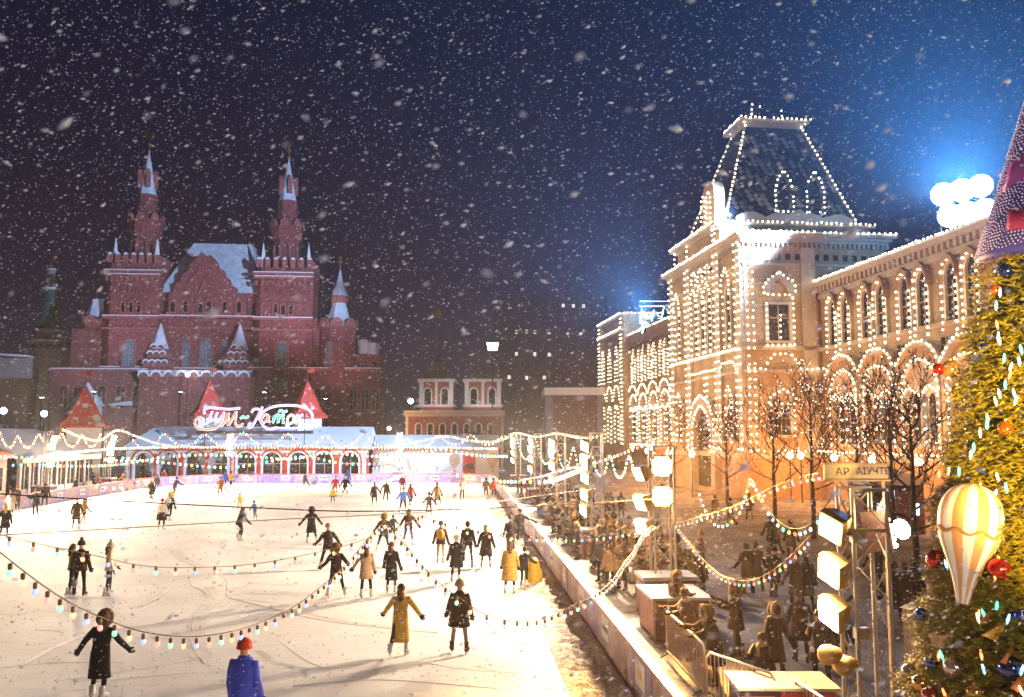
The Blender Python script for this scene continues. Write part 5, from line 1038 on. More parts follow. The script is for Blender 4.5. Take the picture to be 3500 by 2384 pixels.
SK = [
 ('skater in long black coat with both arms held out at lower left', (337, 2398), dict(h=1.70, coat=BK, length=.52, hat=hd_((.10, .05, .02), (.25, .14, .06)), pose='arms', flare=.7)),
 ('person in bright blue hooded jacket and red knit hat at the bottom edge', (822, 2586), dict(h=1.84, coat=(.035, .07, .62), length=.22, hat=hat((.5, .06, .03)), pose='stand', bulk=1.2, face=-12, scarf=(.035, .07, .55), legs=(.04, .04, .05))),
 ('person in mustard yellow knee-length coat, arms out, nearest on the ice', (1368, 2246), dict(h=1.68, coat=(.66, .40, .07), length=.62, hat=HB, pose='arms', flare=.55, legs=(.05, .035, .06), glove=(.02, .02, .02), flip=True)),
 ('person in dark padded jacket, pale beanie and grey leggings beside the yellow coat', (1570, 2240), dict(h=1.74, coat=(.03, .018, .014), length=.32, hat=hat((.50, .34, .22)), pose='stand', legs=(.20, .18, .19), puffer=True, bulk=1.12, boots=(.10, .05, .03))),
 ('person in dark brown jacket and pompom hat in the left trio', (269, 2045), dict(h=1.80, coat=(.06, .025, .015), length=.15, hat=hat((.04, .03, .05), True), pose='stand', face=12, boots=(.08, .04, .02))),
 ('person in green jacket leaning beside the brown jacket', (242, 2038), dict(h=1.66, coat=(.12, .28, .05), length=.12, hat=HB, pose='hold', face=-60, scarf=(.4, .42, .1))),
 ('person in white jacket and pompom hat with black trousers, right of the left trio', (369, 2040), dict(h=1.72, coat=(.72, .62, .50), length=.14, hat=hat((.62, .50, .38), True, (.14, .06, .02)), pose='stand', face=-70)),
 ('person in black puffer jacket standing by the left barrier, facing us', (120, 1769), dict(h=1.78, coat=BK, length=.22, hat=hat((.05, .05, .06)), pose='hold', face=175, bulk=1.15)),
 ('slim dark person behind the black puffer at the left barrier', (152, 1737), dict(h=1.72, coat=DB, length=.3, pose='stand', face=200, hat=HK)),
 ('person in long dark brown coat with yellow hat left of centre', (259, 1812), dict(h=1.74, coat=(.07, .04, .018), length=.4, hat=hat((.65, .40, .10)), pose='stand', face=5)),
 ('small golden-coated companion beside the long brown coat', (285, 1798), dict(h=1.5, coat=(.40, .24, .09), length=.2, hat=hd_((.4, .24, .1), (.5, .3, .12)), pose='walk', face=-30, legs=(.3, .24, .2))),
 ('person in white striped padded jacket, dark skirt and red hat', (551, 1815), dict(h=1.72, coat=(.74, .66, .54), length=.1, hat=hat((.45, .05, .03)), pose='stand', puffer=True, skirt=(.04, .018, .012))),
 ('dark skater with yellow hood carrying a white bag, behind the striped jacket', (577, 1785), dict(h=1.78, coat=BK, length=.2, hat=hd_((.62, .40, .06), (.62, .4, .06)), pose='glide', pack=(.6, .6, .56))),
 ('black-coated skater at the left of the far-left cluster', (516, 1716), dict(h=1.72, coat=BK, length=.4, hat=HBL, pose='glide', face=170)),
 ('small dark figure just behind the far-left cluster', (535, 1682), dict(h=1.6, coat=(.05, .05, .07), length=.2, pose='stand', face=180, hat=HK)),
 ('person in red and white jacket near the far-left barrier corner', (559, 1662), dict(h=1.75, coat=(.5, .08, .06), length=.15, pose='stand', hat=HK, face=160, scarf=(.7, .7, .7))),
 ('black-clad skater pushing off to the right of the far-left cluster', (596, 1700), dict(h=1.74, coat=BK, length=.3, pose='skate', face=-40, hat=HK)),
 ('person in orange-brown jacket in the far middle group of three', (751, 1703), dict(h=1.74, coat=(.40, .14, .03), length=.25, pose='glide', face=20, hat=hat((.3, .1, .05)))),
 ('person in blue jacket in the far middle group of three', (767, 1674), dict(h=1.78, coat=(.06, .08, .35), length=.2, pose='stand', face=10, hat=HK)),
 ('person in bright orange vest in the far middle group of three', (788, 1674), dict(h=1.74, coat=(.65, .22, .04), length=.15, pose='glide', face=-20, hat=HK)),
 ('child in yellow snowsuit with dark pompom hat', (819, 1746), dict(h=1.15, coat=(.68, .42, .05), legs=(.62, .36, .05), length=.1, pose='arms', hat=hat((.05, .03, .05), True), face=30)),
 ('black-clad skater crouching with knees bent in the middle of the ice', (814, 1850), dict(h=1.74, coat=(.03, .02, .02), length=.12, pose='crouch', face=-35, hat=HB)),
 ('small child in blue and white snowsuit', (870, 1779), dict(h=1.18, coat=(.12, .22, .45), legs=(.05, .06, .12), length=.08, pose='wide', hat=hat((.12, .16, .3), True), face=150)),
 ('person in brown jacket bending over the left barrier', (427, 1681), dict(h=1.75, coat=(.20, .09, .03), length=.3, pose='bend', face=60, hat=HB)),
 ('dark coat with yellow scarf cut by the left margin', (14, 1845), dict(h=1.72, coat=BK, length=.4, hat=HBL, pose='stand', face=30)),
 ('person in cream coat near the left margin', (34, 1772), dict(h=1.72, coat=(.68, .52, .40), length=.5, hat=HB, pose='stand', face=10)),
 ('tall dark person behind the cream coat at the left margin', (57, 1753), dict(h=1.80, coat=(.045, .03, .025), length=.2, pose='stand', face=170, hat=hat((.3, .06, .04)))),
 ('dark person half hidden at the left margin by the kiosk', (10, 1712), dict(h=1.74, coat=BK, length=.3, pose='stand', face=190, hat=HK)),
 ('black-coated skater with arms swung low in the middle of the ice', (1063, 1861), dict(h=1.74, coat=BK, length=.42, pose='arms', hat=hd_(BK, (.08, .05, .04)), face=15, flare=1.3)),
 ('dark skater in grey hat leaning with arms spread, centre', (1121, 1950), dict(h=1.80, coat=(.035, .02, .016), length=.2, pose='wide', hat=hat((.32, .26, .18)), face=25)),
 ('dark skater with fur collar in front of the grey hat', (1148, 2046), dict(h=1.72, coat=(.03, .018, .016), length=.14, pose='wide', hat=hd_((.12, .06, .02), (.25, .12, .04)), face=25)),
 ('person in beige duffle coat with black leggings', (1250, 2048), dict(h=1.72, coat=(.55, .36, .22), length=.34, pose='hands', hat=HB, face=10, flip=True)),
 ('person in knee-length black coat beside the beige duffle', (1336, 2034), dict(h=1.70, coat=BK, length=.5, pose='stand', hat=HB, face=-10, flare=.6)),
 ('person in black padded coat and tan beanie behind the grey leggings', (1559, 1995), dict(h=1.66, coat=BK, length=.4, pose='stand', hat=hat((.50, .34, .16)), face=5, bulk=1.15)),
 ('tall person in black jacket and grey jeans right of centre', (1598, 1945), dict(h=1.84, coat=BK, length=.12, pose='stand', hat=HK, face=-8, legs=(.05, .05, .06))),
 ('person in dark jacket with mustard backpack and beige trousers', (1506, 1932), dict(h=1.72, coat=(.05, .028, .016), length=.14, pose='stand', hat=hat((.04, .06, .2)), pack=(.60, .34, .05), legs=(.55, .40, .24))),
 ('person in long wide black coat with fair hair', (1661, 1945), dict(h=1.70, coat=(.025, .018, .016), length=.46, pose='stand', hat=('hair', (.4, .26, .12), True), flare=1.5, bulk=1.1)),
 ('person in mustard quilted long coat beside the snow bank', (1743, 2034), dict(h=1.72, coat=(.50, .29, .07), length=.52, pose='stand', hat=HB, puffer=True, bulk=1.14)),
 ('child in black behind the mustard quilted coat', (1790, 2013), dict(h=1.42, coat=BK, length=.2, pose='skate', hat=HK, face=-20)),
 ('dark figure partly hidden behind the mustard quilted coat', (1745, 1905), dict(h=1.76, coat=BK, length=.2, pose='stand', hat=hat((.03, .03, .05)))),
 ('black-clad person with one arm stretched to the right barrier rail', (1777, 1872), dict(h=1.80, coat=BK, length=.2, pose='reach', hat=HK, face=-20)),
 ('dark skater in yellow scarf and hat near the garland peak', (1311, 1887), dict(h=1.70, coat=(.04, .025, .016), length=.3, pose='wide', hat=hd_((.14, .08, .02), (.5, .36, .05)), face=5, scarf=(.55, .42, .06))),
 ('dark skater in blue jeans right of the garland peak', (1395, 1868), dict(h=1.74, coat=(.05, .022, .014), length=.15, pose='wide', hat=HB, legs=(.06, .07, .14), face=-5)),
 ('small dark child between the two skaters at the garland peak', (1342, 1838), dict(h=1.15, coat=(.05, .05, .07), length=.1, pose='skate', hat=HK)),
 ('skater in sky blue sweater and red hat', (1378, 1757), dict(h=1.76, coat=(.14, .26, .75), length=.08, pose='wide', hat=hat((.5, .12, .03)), bulk=1.08, face=5)),
 ('skater in rust red coat beside the sky blue sweater', (1402, 1732), dict(h=1.70, coat=(.42, .08, .03), length=.36, pose='glide', hat=HB, face=-25)),
 ('far skater in dark red jacket above the sky blue sweater', (1374, 1692), dict(h=1.74, coat=(.22, .04, .03), length=.15, pose='stand', hat=HK)),
 ('left of a dark couple holding hands at mid distance', (1279, 1729), dict(h=1.70, coat=(.04, .025, .02), length=.36, pose='hands', hat=HB, face=8)),
 ('right of a dark couple holding hands at mid distance', (1319, 1724), dict(h=1.80, coat=(.05, .03, .025), length=.14, pose='hands', hat=HK, face=-8, flip=True)),
 ('dark child skating beside the tan coat', (1466, 1766), dict(h=1.5, coat=(.05, .03, .03), length=.12, pose='wide', hat=hat((.04, .03, .03), True))),
 ('person in tan coat leaning beside the dark child', (1494, 1731), dict(h=1.72, coat=(.36, .22, .08), length=.5, pose='glide', hat=HB, face=15)),
 ('person in white jacket and red scarf near the far right barrier', (1580, 1713), dict(h=1.76, coat=(.62, .52, .44), length=.12, pose='stand', hat=hat((.45, .06, .04)), scarf=(.5, .06, .04), face=170)),
 ('dark person in the pair by the far right barrier', (1661, 1708), dict(h=1.74, coat=(.07, .045, .02), length=.25, pose='stand', hat=HK)),
 ('person in red jacket in the pair by the far right barrier', (1687, 1708), dict(h=1.74, coat=(.48, .06, .03), length=.2, pose='reach', hat=HK, face=-10)),
 ('small dark skater far away before the purple panels', (1045, 1674), dict(h=1.68, coat=(.06, .05, .06), length=.12, pose='skate', hat=HK, face=60)),
 ('person in red jacket and pale blue hat at the far centre', (1145, 1697), dict(h=1.72, coat=(.52, .05, .03), length=.2, pose='glide', hat=hat((.3, .4, .6)))),
 ('child in yellow vest in front of the far red jacket', (1137, 1727), dict(h=1.3, coat=(.66, .46, .04), length=.08, pose='stand', hat=HK)),
 ('black-clad skater right of the far red jacket', (1179, 1700), dict(h=1.76, coat=BK, length=.4, pose='wide', hat=hat((.5, .5, .55)), flare=1.4)),
 ('navy-clad skater behind the far black-clad one', (1187, 1668), dict(h=1.80, coat=(.05, .06, .16), length=.2, pose='stand', hat=HK)),
]
for lab, ft, kw in SK: person(lab, foot=ft, **kw)
# ---- onlookers and walkers on the right
def walker(label, px, pyh, Y, group='people on the snowy plaza', **kw):
    x = at(px, HOR, Y).x; kw.setdefault('h', 1.72); person(label, pos=Vector((x, Y, 0)), z0=0.0, skates=False, group=group, **kw)
near = [
 ('person in fur-trimmed tan hood beside the box table', 2300, 23.0, dict(coat=(.20, .11, .05), hat=hd_((.22, .12, .05), (.55, .32, .12)), pose='hold', face=200, bulk=1.2)),
 ('person in white-striped scarf leaning on the crowd barrier', 2350, 20.6, dict(coat=(.05, .03, .025), hat=hat((.05, .05, .06)), pose='rail', face=95, scarf=(.6, .5, .4), bulk=1.2)),
 ('dark stooping person nearest the crowd barrier', 2425, 18.6, dict(coat=BK, hat=hd_((.05, .03, .02), (.5, .4, .3)), pose='rail', face=100, bulk=1.2, length=.45)),
 ('tall person with brown hood seen from behind', 2500, 21.0, dict(coat=(.03, .016, .012), hat=hd_((.12, .06, .02), (.4, .2, .06)), pose='hold', face=80, h=1.84, bulk=1.15, length=.3, legs=(.03, .02, .02))),
 ('person in cream hood with black coat, middle of the plaza foreground', 2628, 18.8, dict(coat=(.025, .016, .014), hat=hd_((.05, .03, .02), (.72, .60, .46)), pose='stand', face=200, length=.45)),
 ('person carrying a brown backpack with pale straps', 2715, 20.4, dict(coat=(.10, .07, .055), hat=hat((.08, .05, .05), True), pose='stand', face=-10, pack=(.07, .03, .02))),
 ('person with white headband sitting low by the red counter', 2590, 17.2, dict(coat=BK, hat=('hair', (.03, .02, .02), False), pose='rail', face=150, h=1.5, bulk=1.3, scarf=(.6, .5, .4))),
 ('dark person with red-lit face behind the lowest lamp', 2780, 18.2, dict(coat=(.03, .015, .018), hat=HK, pose='hold', face=140, length=.3)),
 ('bulky dark person behind the lower floodlight', 2835, 19.6, dict(coat=(.025, .016, .012), hat=hat((.05, .04, .03)), pose='stand', face=170, bulk=1.2)),
 ('left of two dark friends in mid plaza', 2540, 29.0, dict(coat=BK, hat=HK, pose='stand', face=20, length=.35)),
 ('right of two dark friends in mid plaza', 2572, 29.4, dict(coat=(.03, .018, .015), hat=HB, pose='stand', face=-15, length=.4)),
 ('walker under the lower coloured garland', 2632, 28.2, dict(coat=(.025, .02, .02), hat=hat((.03, .03, .03)), pose='walk', face=-30)),
 ('left of a tall dark couple behind the middle floodlight', 2705, 26.0, dict(coat=(.05, .025, .02), hat=hat((.25, .05, .03)), pose='stand', face=10, h=1.82)),
 ('right of a tall dark couple behind the middle floodlight', 2738, 26.3, dict(coat=(.06, .03, .016), hat=HB, pose='stand', face=-10, h=1.76, length=.45)),
 ('dark person in a flat cap right of the nearest truss tower', 3035, 24.0, dict(coat=(.015, .012, .014), hat=hat((.02, .02, .02)), pose='stand', face=20, h=1.82, length=.4)),
 ('dark companion beside the flat cap', 3070, 24.6, dict(coat=(.016, .012, .012), hat=HK, pose='stand', face=-20, length=.35)),
 ('dark walker almost hidden by the gift box', 3100, 25.4, dict(coat=(.018, .014, .014), hat=HK, pose='walk', face=-40)),
 ('far left walker with a bag by the lit kiosk', 3000, 40.0, dict(coat=BK, hat=HK, pose='walk', face=30)),
 ('far right walker in a wide coat by the lit kiosk', 3028, 40.5, dict(coat=BK, hat=HB, pose='walk', face=60, length=.4, flare=1.4)),
 ('dark person standing behind the nearest truss tower', 2975, 30.0, dict(coat=(.02, .014, .012), hat=HK, pose='stand', face=10)),
 ('walker seen between garlands, upper plaza left', 2640, 38.0, dict(coat=BK, hat=HB, pose='walk', face=20, length=.35)),
 ('pair member in dark coat, upper plaza middle', 2692, 37.0, dict(coat=(.03, .02, .02), hat=HK, pose='stand', face=-20)),
 ('pale-trousered walker, upper plaza', 2625, 39.0, dict(coat=BK, hat=HK, pose='stand', legs=(.3, .26, .22))),
 ('distant walker in front of the bare trees, left', 2440, 52.0, dict(coat=(.04, .025, .02), hat=HK, pose='walk')),
 ('distant walker in front of the bare trees, middle', 2490, 50.0, dict(coat=(.04, .025, .02), hat=HK, pose='walk', face=40)),
 ('distant walker in front of the bare trees, right', 2555, 54.0, dict(coat=(.04, .025, .02), hat=HB, pose='stand')),
 ('lone dark walker beyond the third truss tower', 1955, 58.0, dict(coat=(.03, .02, .02), hat=HK, pose='stand')),
 ('pair member left beyond the third truss tower', 2085, 55.0, dict(coat=(.06, .035, .03), hat=HK, pose='walk')),
 ('pair member right beyond the third truss tower', 2120, 55.5, dict(coat=(.06, .035, .03), hat=HB, pose='walk')),
]
for lab, px, Y, kw in near: walker(lab, px, 0, Y, **kw)
rc = random.Random(21); spots = []
tries = 0
while len(spots) < 122 and tries < 4000:
    tries += 1; lat, A = rc.uniform(4.95, 9.0), rc.uniform(26.2, 60) if rc.random() < .8 else rc.uniform(60, 80)
    if abs(lat - 6) < .7 and any(abs(A - q) < 1.3 for q in (25.5, 37.7, 51, 66)): continue
    if lat > 7.2 and rc.random() < .7: continue
    if all((lat - a) ** 2 + (A - b) ** 2 > .20 for a, b in spots): spots.append((lat, A))
cc = [((.02, .014, .012), 'black'), ((.03, .018, .014), 'umber'), ((.06, .03, .016), 'dark brown'), ((.025, .02, .03), 'dark plum'), ((.10, .05, .03), 'chestnut'), ((.22, .12, .05), 'tan'), ((.05, .05, .06), 'charcoal'), ((.38, .24, .12), 'camel'), ((.30, .05, .03), 'dark red'), ((.45, .38, .32), 'cream')]
hh_ = [(HB, 'long brown hair'), (HK, 'short dark hair'), (HBL, 'long fair hair'), (hat((.06, .04, .03)), 'a brown beanie'), (hat((.35, .20, .08), True), 'a tan pompom hat'), (hat((.5, .42, .36)), 'a cream beanie'), (hd_((.05, .03, .02), (.35, .2, .08)), 'a brown fur hood'), (hd_((.15, .08, .04), (.5, .34, .2)), 'a pale fur hood')]
def where(lat, A):
    w_ = 'before the third tower' if A < 36 else 'past the third tower' if A < 50 else 'past the fourth tower' if A < 65 else 'past the fifth tower'
    return ('at the barrier ' if lat < 5.7 else 'second row ' if lat < 7 else 'far back ') + w_
taken = set()
for lat, A in sorted(spots, key=lambda t: t[1]):
    q = rot(RA, lat, A)
    for k in range(60):
        c_, cn = rc.choice(cc); hh, hn = rc.choice(hh_); lab = f'onlooker in {cn} coat, {hn}, {where(lat, A)}'
        if lab not in taken: break
    taken.add(lab)
    person(lab, pos=q, z0=0.0, skates=False, coat=c_, hat=hh, pose=rc.choice(['stand', 'hold', 'hold', 'rail']), face=rc.uniform(60, 150), h=rc.uniform(1.6, 1.85), length=rc.uniform(.1, .45), bulk=1.1, group='crowd watching behind the right barrier')
# a few by the left and far fences
for lab, px, Y, kw in (('dark onlooker behind the left barrier by the lamp box', 269, 74, dict(coat=BK, hat=HK, face=150)), ('pale bundled onlooker by the conservatory', 345, 80, dict(coat=(.4, .26, .2), hat=HB, face=160)), ('onlooker beside a dark fir by the conservatory', 325, 83, dict(coat=BK, hat=HK, face=170)), ('pink-coated onlooker at the far-left corner', 432, 92, dict(coat=(.5, .25, .2), hat=HK, face=170))):
    walker(lab, px, 0, Y, pose='stand', group='onlookers behind the left barrier', **kw)
# turn the skinned skeletons into plain meshes
bpy.context.view_layer.update(); dg = bpy.context.evaluated_depsgraph_get()
for o, zl, zn, hv in bodies:
    me = bpy.data.meshes.new_from_object(o.evaluated_get(dg)); old = o.data; o.modifiers.clear(); o.data = me; bpy.data.meshes.remove(old)
    for p in me.polygons:
        p.use_smooth = True; c = p.center
        p.material_index = 0 if c.z < zl else (1 if c.z > zn and (c - hv).length < .3 else 2)
# ================================================================ SMALL THINGS ROUND THE RINK
aid = thing('skating_aid', 'yellow plastic skating aid at the edge of the snow bank', 'skating aid', ground(1822, 1998) + Vector((0, 0, .03)))
mb = MB(); mb.lathe([(.30, 0), (.32, .12), (.30, .45), (.22, .62), (.20, .72), (.14, .86), (.02, .9)], 14); mb.build('body', mat('yellow_plastic', (.75, .45, .03), .4), aid, True)
mb = MB(); mb.tube([(-.28, .05, .5), (-.3, .2, .72), (.3, .2, .72), (.28, .05, .5)], .025, 6); mb.build('handle', M['dark_metal'], aid)
p = ground(2255, 2192); bt = thing('box_table', 'plum box table with orange print and snowy white top', 'table', (p.x + .55, p.y + 1.0, 0), RA)
mb = MB(); mb.box(-.72, .72, -.95, .95, 0, 1.0); b_ = mb.build('box', M['box_wood'], bt); mb = MB(); mb.box(-.8, .8, -1.03, 1.03, 1.003, 1.07); mb.build('snowy_top', M['snow'], bt)
mb = MB(); mb.box(-.735, -.722, -.85, .85, .08, .94); mb.build('print', M['box_print'], bt)
for x, y in ((-.735, -.965), (.735, -.965)): mb = MB(); mb.box(x - .03, x + .03, y - .02, y + .02, 0, 1.0); mb.build('corner_trim', M['rail'], bt)
p = Vector((4.55, 15.2, 0)); ct = thing('red_counter', 'red and navy counter with white top behind the crowd barrier', 'counter', p, -.03)
mb = MB(); mb.box(-.75, .8, -.45, .45, 0, 1.0); mb.build('body', mat('navy_panel', (.03, .025, .06), .6, .3), ct); mb = MB(); mb.box(-.1, .8, -.47, -.453, .45, .98); mb.build('print', mat('red_panel', (.42, .05, .04), .5, .2), ct); mb = MB(); mb.box(-.82, .87, -.52, .52, 1.003, 1.05); mb.build('top', M['white'], ct)
mb = MB(); mb.box(-.74, -.2, -.47, -.453, .1, .9); mb.build('print', M['box_print'], ct)
def barricade(label, a, b, ha=1.1):
    a, b = Vector((*a, 0)), Vector((*b, 0)); d = b - a; L = d.length; r = thing('crowd_barrier', label, 'barrier', a, math.atan2(d.y, d.x), 'steel crowd barriers on the plaza')
    mb = MB(); mb.tube([(.0, 0, .18), (0, 0, ha - .12), (.1, 0, ha), (L - .1, 0, ha), (L, 0, ha - .12), (L, 0, .18), (0.02, 0, .18)], .024, 6); mb.build('frame', M['metal'], r, True)
    n = int(L / .11)
    for i in range(1, n): x = L * i / n; MB().tube([(x, 0, .18), (x, 0, ha)], .009, 5).build('bar', M['metal'], r)
    for x in (.25, L - .25): MB().tube([(x, -.28, .02), (x, -.1, .14), (x, 0, .18), (x, .1, .14), (x, .28, .02)], .018, 5).build('foot', M['dark_metal'], r)
barricade('steel crowd barrier standing behind the box table', (3.62, 20.8), (3.78, 17.4))
barricade('steel crowd barrier in front of the dark stooping person', (3.70, 16.9), (4.52, 15.3))
barricade('nearest steel crowd barrier, running out of the bottom edge', (4.74, 15.0), (5.05, 12.6))
gx = thing('gift_box', 'tall pale gift box with dark red ribbons beside the fir tree', 'gift box', (6.62, 12.9, 0), .35)
mb = MB(); mb.box(-.6, .6, -.6, .6, 0, 2.62); mb.build('box', mat('peach_card', (.62, .46, .36), .6, .06), gx); mb = MB(); mb.add([(-.63, -.63, 2.622), (.63, -.63, 2.622), (.63, .63, 2.622), (-.63, .63, 2.622), (-.4, -.4, 2.8), (.4, -.4, 2.8), (.4, .4, 2.8), (-.4, .4, 2.8)], [(0, 3, 2, 1), (4, 5, 6, 7), (0, 1, 5, 4), (1, 2, 6, 5), (2, 3, 7, 6), (3, 0, 4, 7)]); mb.build('lid', M['snow'], gx)
RB = mat('crimson_ribbon', (.35, .03, .04), .5, .15)
mb = MB(); mb.box(-.61, .61, -.61, .61, 1.55, 1.78); mb.build('ribbon', RB, gx); mb = MB(); mb.box(-.15, .15, -.612, .612, 0.01, 1.549); mb.box(-.15, .15, -.612, .612, 1.781, 2.6); mb.build('ribbon', RB, gx)
mb = MB(); mb.prism([(-.45, 2.3), (.1, 2.05), (-.35, 1.85)], -.63, -.615); mb.build('pennant_print', RB, gx)
# sign, light panel and spot cans of the nearest tower
sgn = thing('wooden_sign', 'cream sign board with dark letters above the nearest truss tower', 'sign', (5.56, 14.1, 0), .04)
mb = MB(); mb.box(-.52, .52, -.03, .03, 4.48, 4.72); mb.build('board', mat('cream_board', (.62, .48, .32), .6, .08), sgn); mb = MB(); mb.box(-.55, .55, -.05, .05, 4.72, 4.745); mb.box(-.55, .55, -.05, .05, 4.455, 4.48); mb.build('trim', M['wood'], sgn)
for x in (-.3, .48): MB().tube([(x, .06, 0), (x, .06, 4.7)], .025, 6).build('post', M['wood'], sgn)
def text(body, size, m, parent, loc, rx=PI / 2):
    c = bpy.data.curves.new('text', 'FONT'); c.body = body; c.size = size; c.extrude = .004; c.align_x = 'LEFT'
    t = bpy.data.objects.new('tmp', c); col.objects.link(t); bpy.context.view_layer.update()
    me = bpy.data.meshes.new_from_object(t.evaluated_get(bpy.context.evaluated_depsgraph_get())); bpy.data.objects.remove(t); me.materials.clear(); me.materials.append(m)
    return put('lettering', me, parent, loc, rote=(rx, 0, 0))
text('А', .17, M['print'], sgn, (-.34, -.036, 4.55)); text('Р', .17, M['print'], sgn, (-.22, -.036, 4.55)); text('АІУЧТЕ', .15, M['print'], sgn, (.0, -.036, 4.56))
lp = thing('bulb_board', 'dark square lamp board with a row of bulbs along its right edge', 'lamp board', (5.62, 13.6, 3.72), .3)
mb = MB(); mb.add([(-.36, -.12, .30), (.16, -.12, .32), (.34, -.02, -.30), (-.16, -.02, -.34), (-.36, -.04, .30), (.16, -.04, .32), (.34, .06, -.30), (-.16, .06, -.34)], [(0, 1, 2, 3), (7, 6, 5, 4), (0, 4, 5, 1), (1, 5, 6, 2), (2, 6, 7, 3), (3, 7, 4, 0)]); mb.build('panel', M['box_wood'], lp)
for i in range(6):
    t = i / 5; mb = MB(); mb.ball((.22 + .17 * t, .03, .26 - .5 * t), .055, 8, 6, (1.2, 1, .8)); mb.build('bulb', M['globe'], lp, True)
lamp('panel_light', 'AREA', (6.02, 13.55, 3.75), 230, (1.0, .52, .14), (6.6, 11.0, 4.6), .3)
lamp('panel_bulbs', 'POINT', (6.05, 13.45, 3.95), 60, (1.0, .7, .35), size=.06)
for i, (dx, dz) in enumerate(((-.75, -.05), (-.52, -.2))):
    mb = MB(); mb.lathe([(.05, .34), (.10, .30), (.13, .05), (.15, 0), (.15, -.06), (.12, -.06), (.11, .02)], 14); o = mb.build('spot_can', M['lamp_case'], t1, True); o.location = (dx, -.35, 2.05 + dz); o.rotation_euler = (1.25, .45, -.2)
for z in (3.6, 2.2): mb = MB(); mb.box(-.3, -.1, -.32, -.2, z, z + .16); mb.build('junction_box', M['metal'], t1)
# far kiosk with white tubes among the trees
p = at(3045, HOR, 46); fk = thing('lit_kiosk', 'small market kiosk with white light tubes behind the bare trees', 'kiosk', (p.x, p.y, 0))
mb = MB(); mb.box(-1.6, 1.6, 0, 2, 0, 2.6); mb.build('wall', M['box_wood'], fk); mb = MB(); mb.lathe([(2.6, 2.6), (.1, 3.6)], 4, (0, 1, 0), PI / 4); mb.build('roof', M['snow'], fk)
for x, w_ in ((-.9, .5), (-.1, .13), (.9, .4)): mb = MB(); mb.box(x, x + w_, -.06, -.01, 1.0, 2.3 if w_ < .2 else 1.6); mb.build('light_tube', em('cold_tube', (.75, .85, 1), 3), fk)
# ================================================================ GARLANDS
gm = {}
def garland(label, pts, step=.36, r=.028, cols=COLS, cable='cable', socket=True, cr_=.0065, dense=8, drop=.10, name='light_garland', group='coloured bulb garlands'):
    path = catmull([at(*p) for p in pts], dense); root = thing(name, label, 'garland', path[0], 0, group); o0 = Vector(path[0])
    MB().tube([q - o0 for q in path], cr_, 5).build('cable', M[cable], root, True)
    sm = cached(('sock', cable, r), lambda: MB().lathe([(r * .55, 0), (r * .75, r * .6), (r * .8, r * 2.0), (r * .4, r * 2.4)], 7).mesh('socket', M[cable if cable == 'cable_tan' else 'socket'], True)) if socket else None
    for i, q in enumerate(along(path, step)):
        c = cols[i % len(cols)] if len(cols) > 1 else cols[0]
        b = put('bulb', (BULBN if socket else BULBC)[c], root, q - o0 - Vector((0, 0, drop)), scale=r, rote=(random.uniform(-.25, .25), random.uniform(-.35, .35), 0) if socket else None)
        if socket: s_ = put('socket', sm, root, q - o0 - Vector((0, 0, drop - r * .9)))
    return root
M['socket'] = mat('brown_socket', (.16, .10, .06), .5)
garland('nearest garland of coloured bulbs sagging across the lower left', [(-90, 1800, 6.6), (0, 1888, 7), (184, 2027, 7.8), (327, 2103, 8.4), (485, 2159, 9), (648, 2177, 9.7), (790, 2159, 10.4), (900, 2124, 11.2), (1013, 2069, 12), (1132, 1977, 13.2), (1195, 1916, 14), (1269, 1829, 15), (1316, 1782, 15.8)], .215, .025)
garland('garland dropping from the centre peak to the right barrier', [(1316, 1782, 15.8), (1343, 1824, 15.4), (1390, 1869, 14.8), (1427, 1914, 14.2), (1495, 1987, 13.4), (1601, 2066, 12.8), (1659, 2101, 12.8), (1743, 2122, 13), (1850, 2119, 13.8), (1950, 2075, 15), (2030, 2035, 16), (2092, 1985, 17.5), (2133, 1925, 19.5), (2165, 1885, 21), (2200, 1825, 23), (2240, 1790, 24.8)], .30, .029)
garland('long tan-corded garland across the middle of the ice', [(-60, 1820, 13), (0, 1829, 13.2), (184, 1871, 14), (327, 1900, 14.5), (495, 1935, 15), (685, 1940, 16), (900, 1924, 17), (1158, 1871, 18), (1337, 1813, 19), (1443, 1763, 20)], .42, .034, cable='cable_tan')
garland('garland from the second peak over the right barrier to the lamp tower', [(1443, 1763, 20), (1495, 1782, 20), (1638, 1816, 20.5), (1782, 1829, 21), (1893, 1836, 22), (2032, 1832, 23), (2185, 1811, 24.5), (2240, 1795, 25)], .29, .031)
garland('garland sagging over the plaza to the middle floodlight', [(2318, 1800, 25), (2360, 1860, 23), (2410, 1920, 21.5), (2470, 1968, 20), (2540, 1985, 18.5), (2610, 1968, 17.2), (2680, 1920, 16), (2735, 1868, 15), (2770, 1830, 14.2)], .33, .026, cable='cable_tan')
garland('tan-corded garland rising to the sign board', [(2310, 1790, 25.5), (2400, 1765, 23), (2520, 1725, 20.5), (2640, 1665, 18), (2740, 1630, 16.4), (2810, 1615, 15)], .42, .027, cable='cable_tan')
garland('pale scalloped garland left of the sign board', [(2390, 1680, 26), (2410, 1735, 25), (2440, 1780, 24), (2480, 1785, 23), (2525, 1745, 22), (2545, 1690, 21), (2565, 1640, 20), (2590, 1670, 19), (2620, 1730, 18), (2665, 1785, 17), (2720, 1808, 16), (2770, 1790, 15), (2810, 1745, 14.5), (2850, 1690, 14)], .36, .026, cols=['white', 'blue', 'white', 'green', 'yellow', 'red'], socket=False)
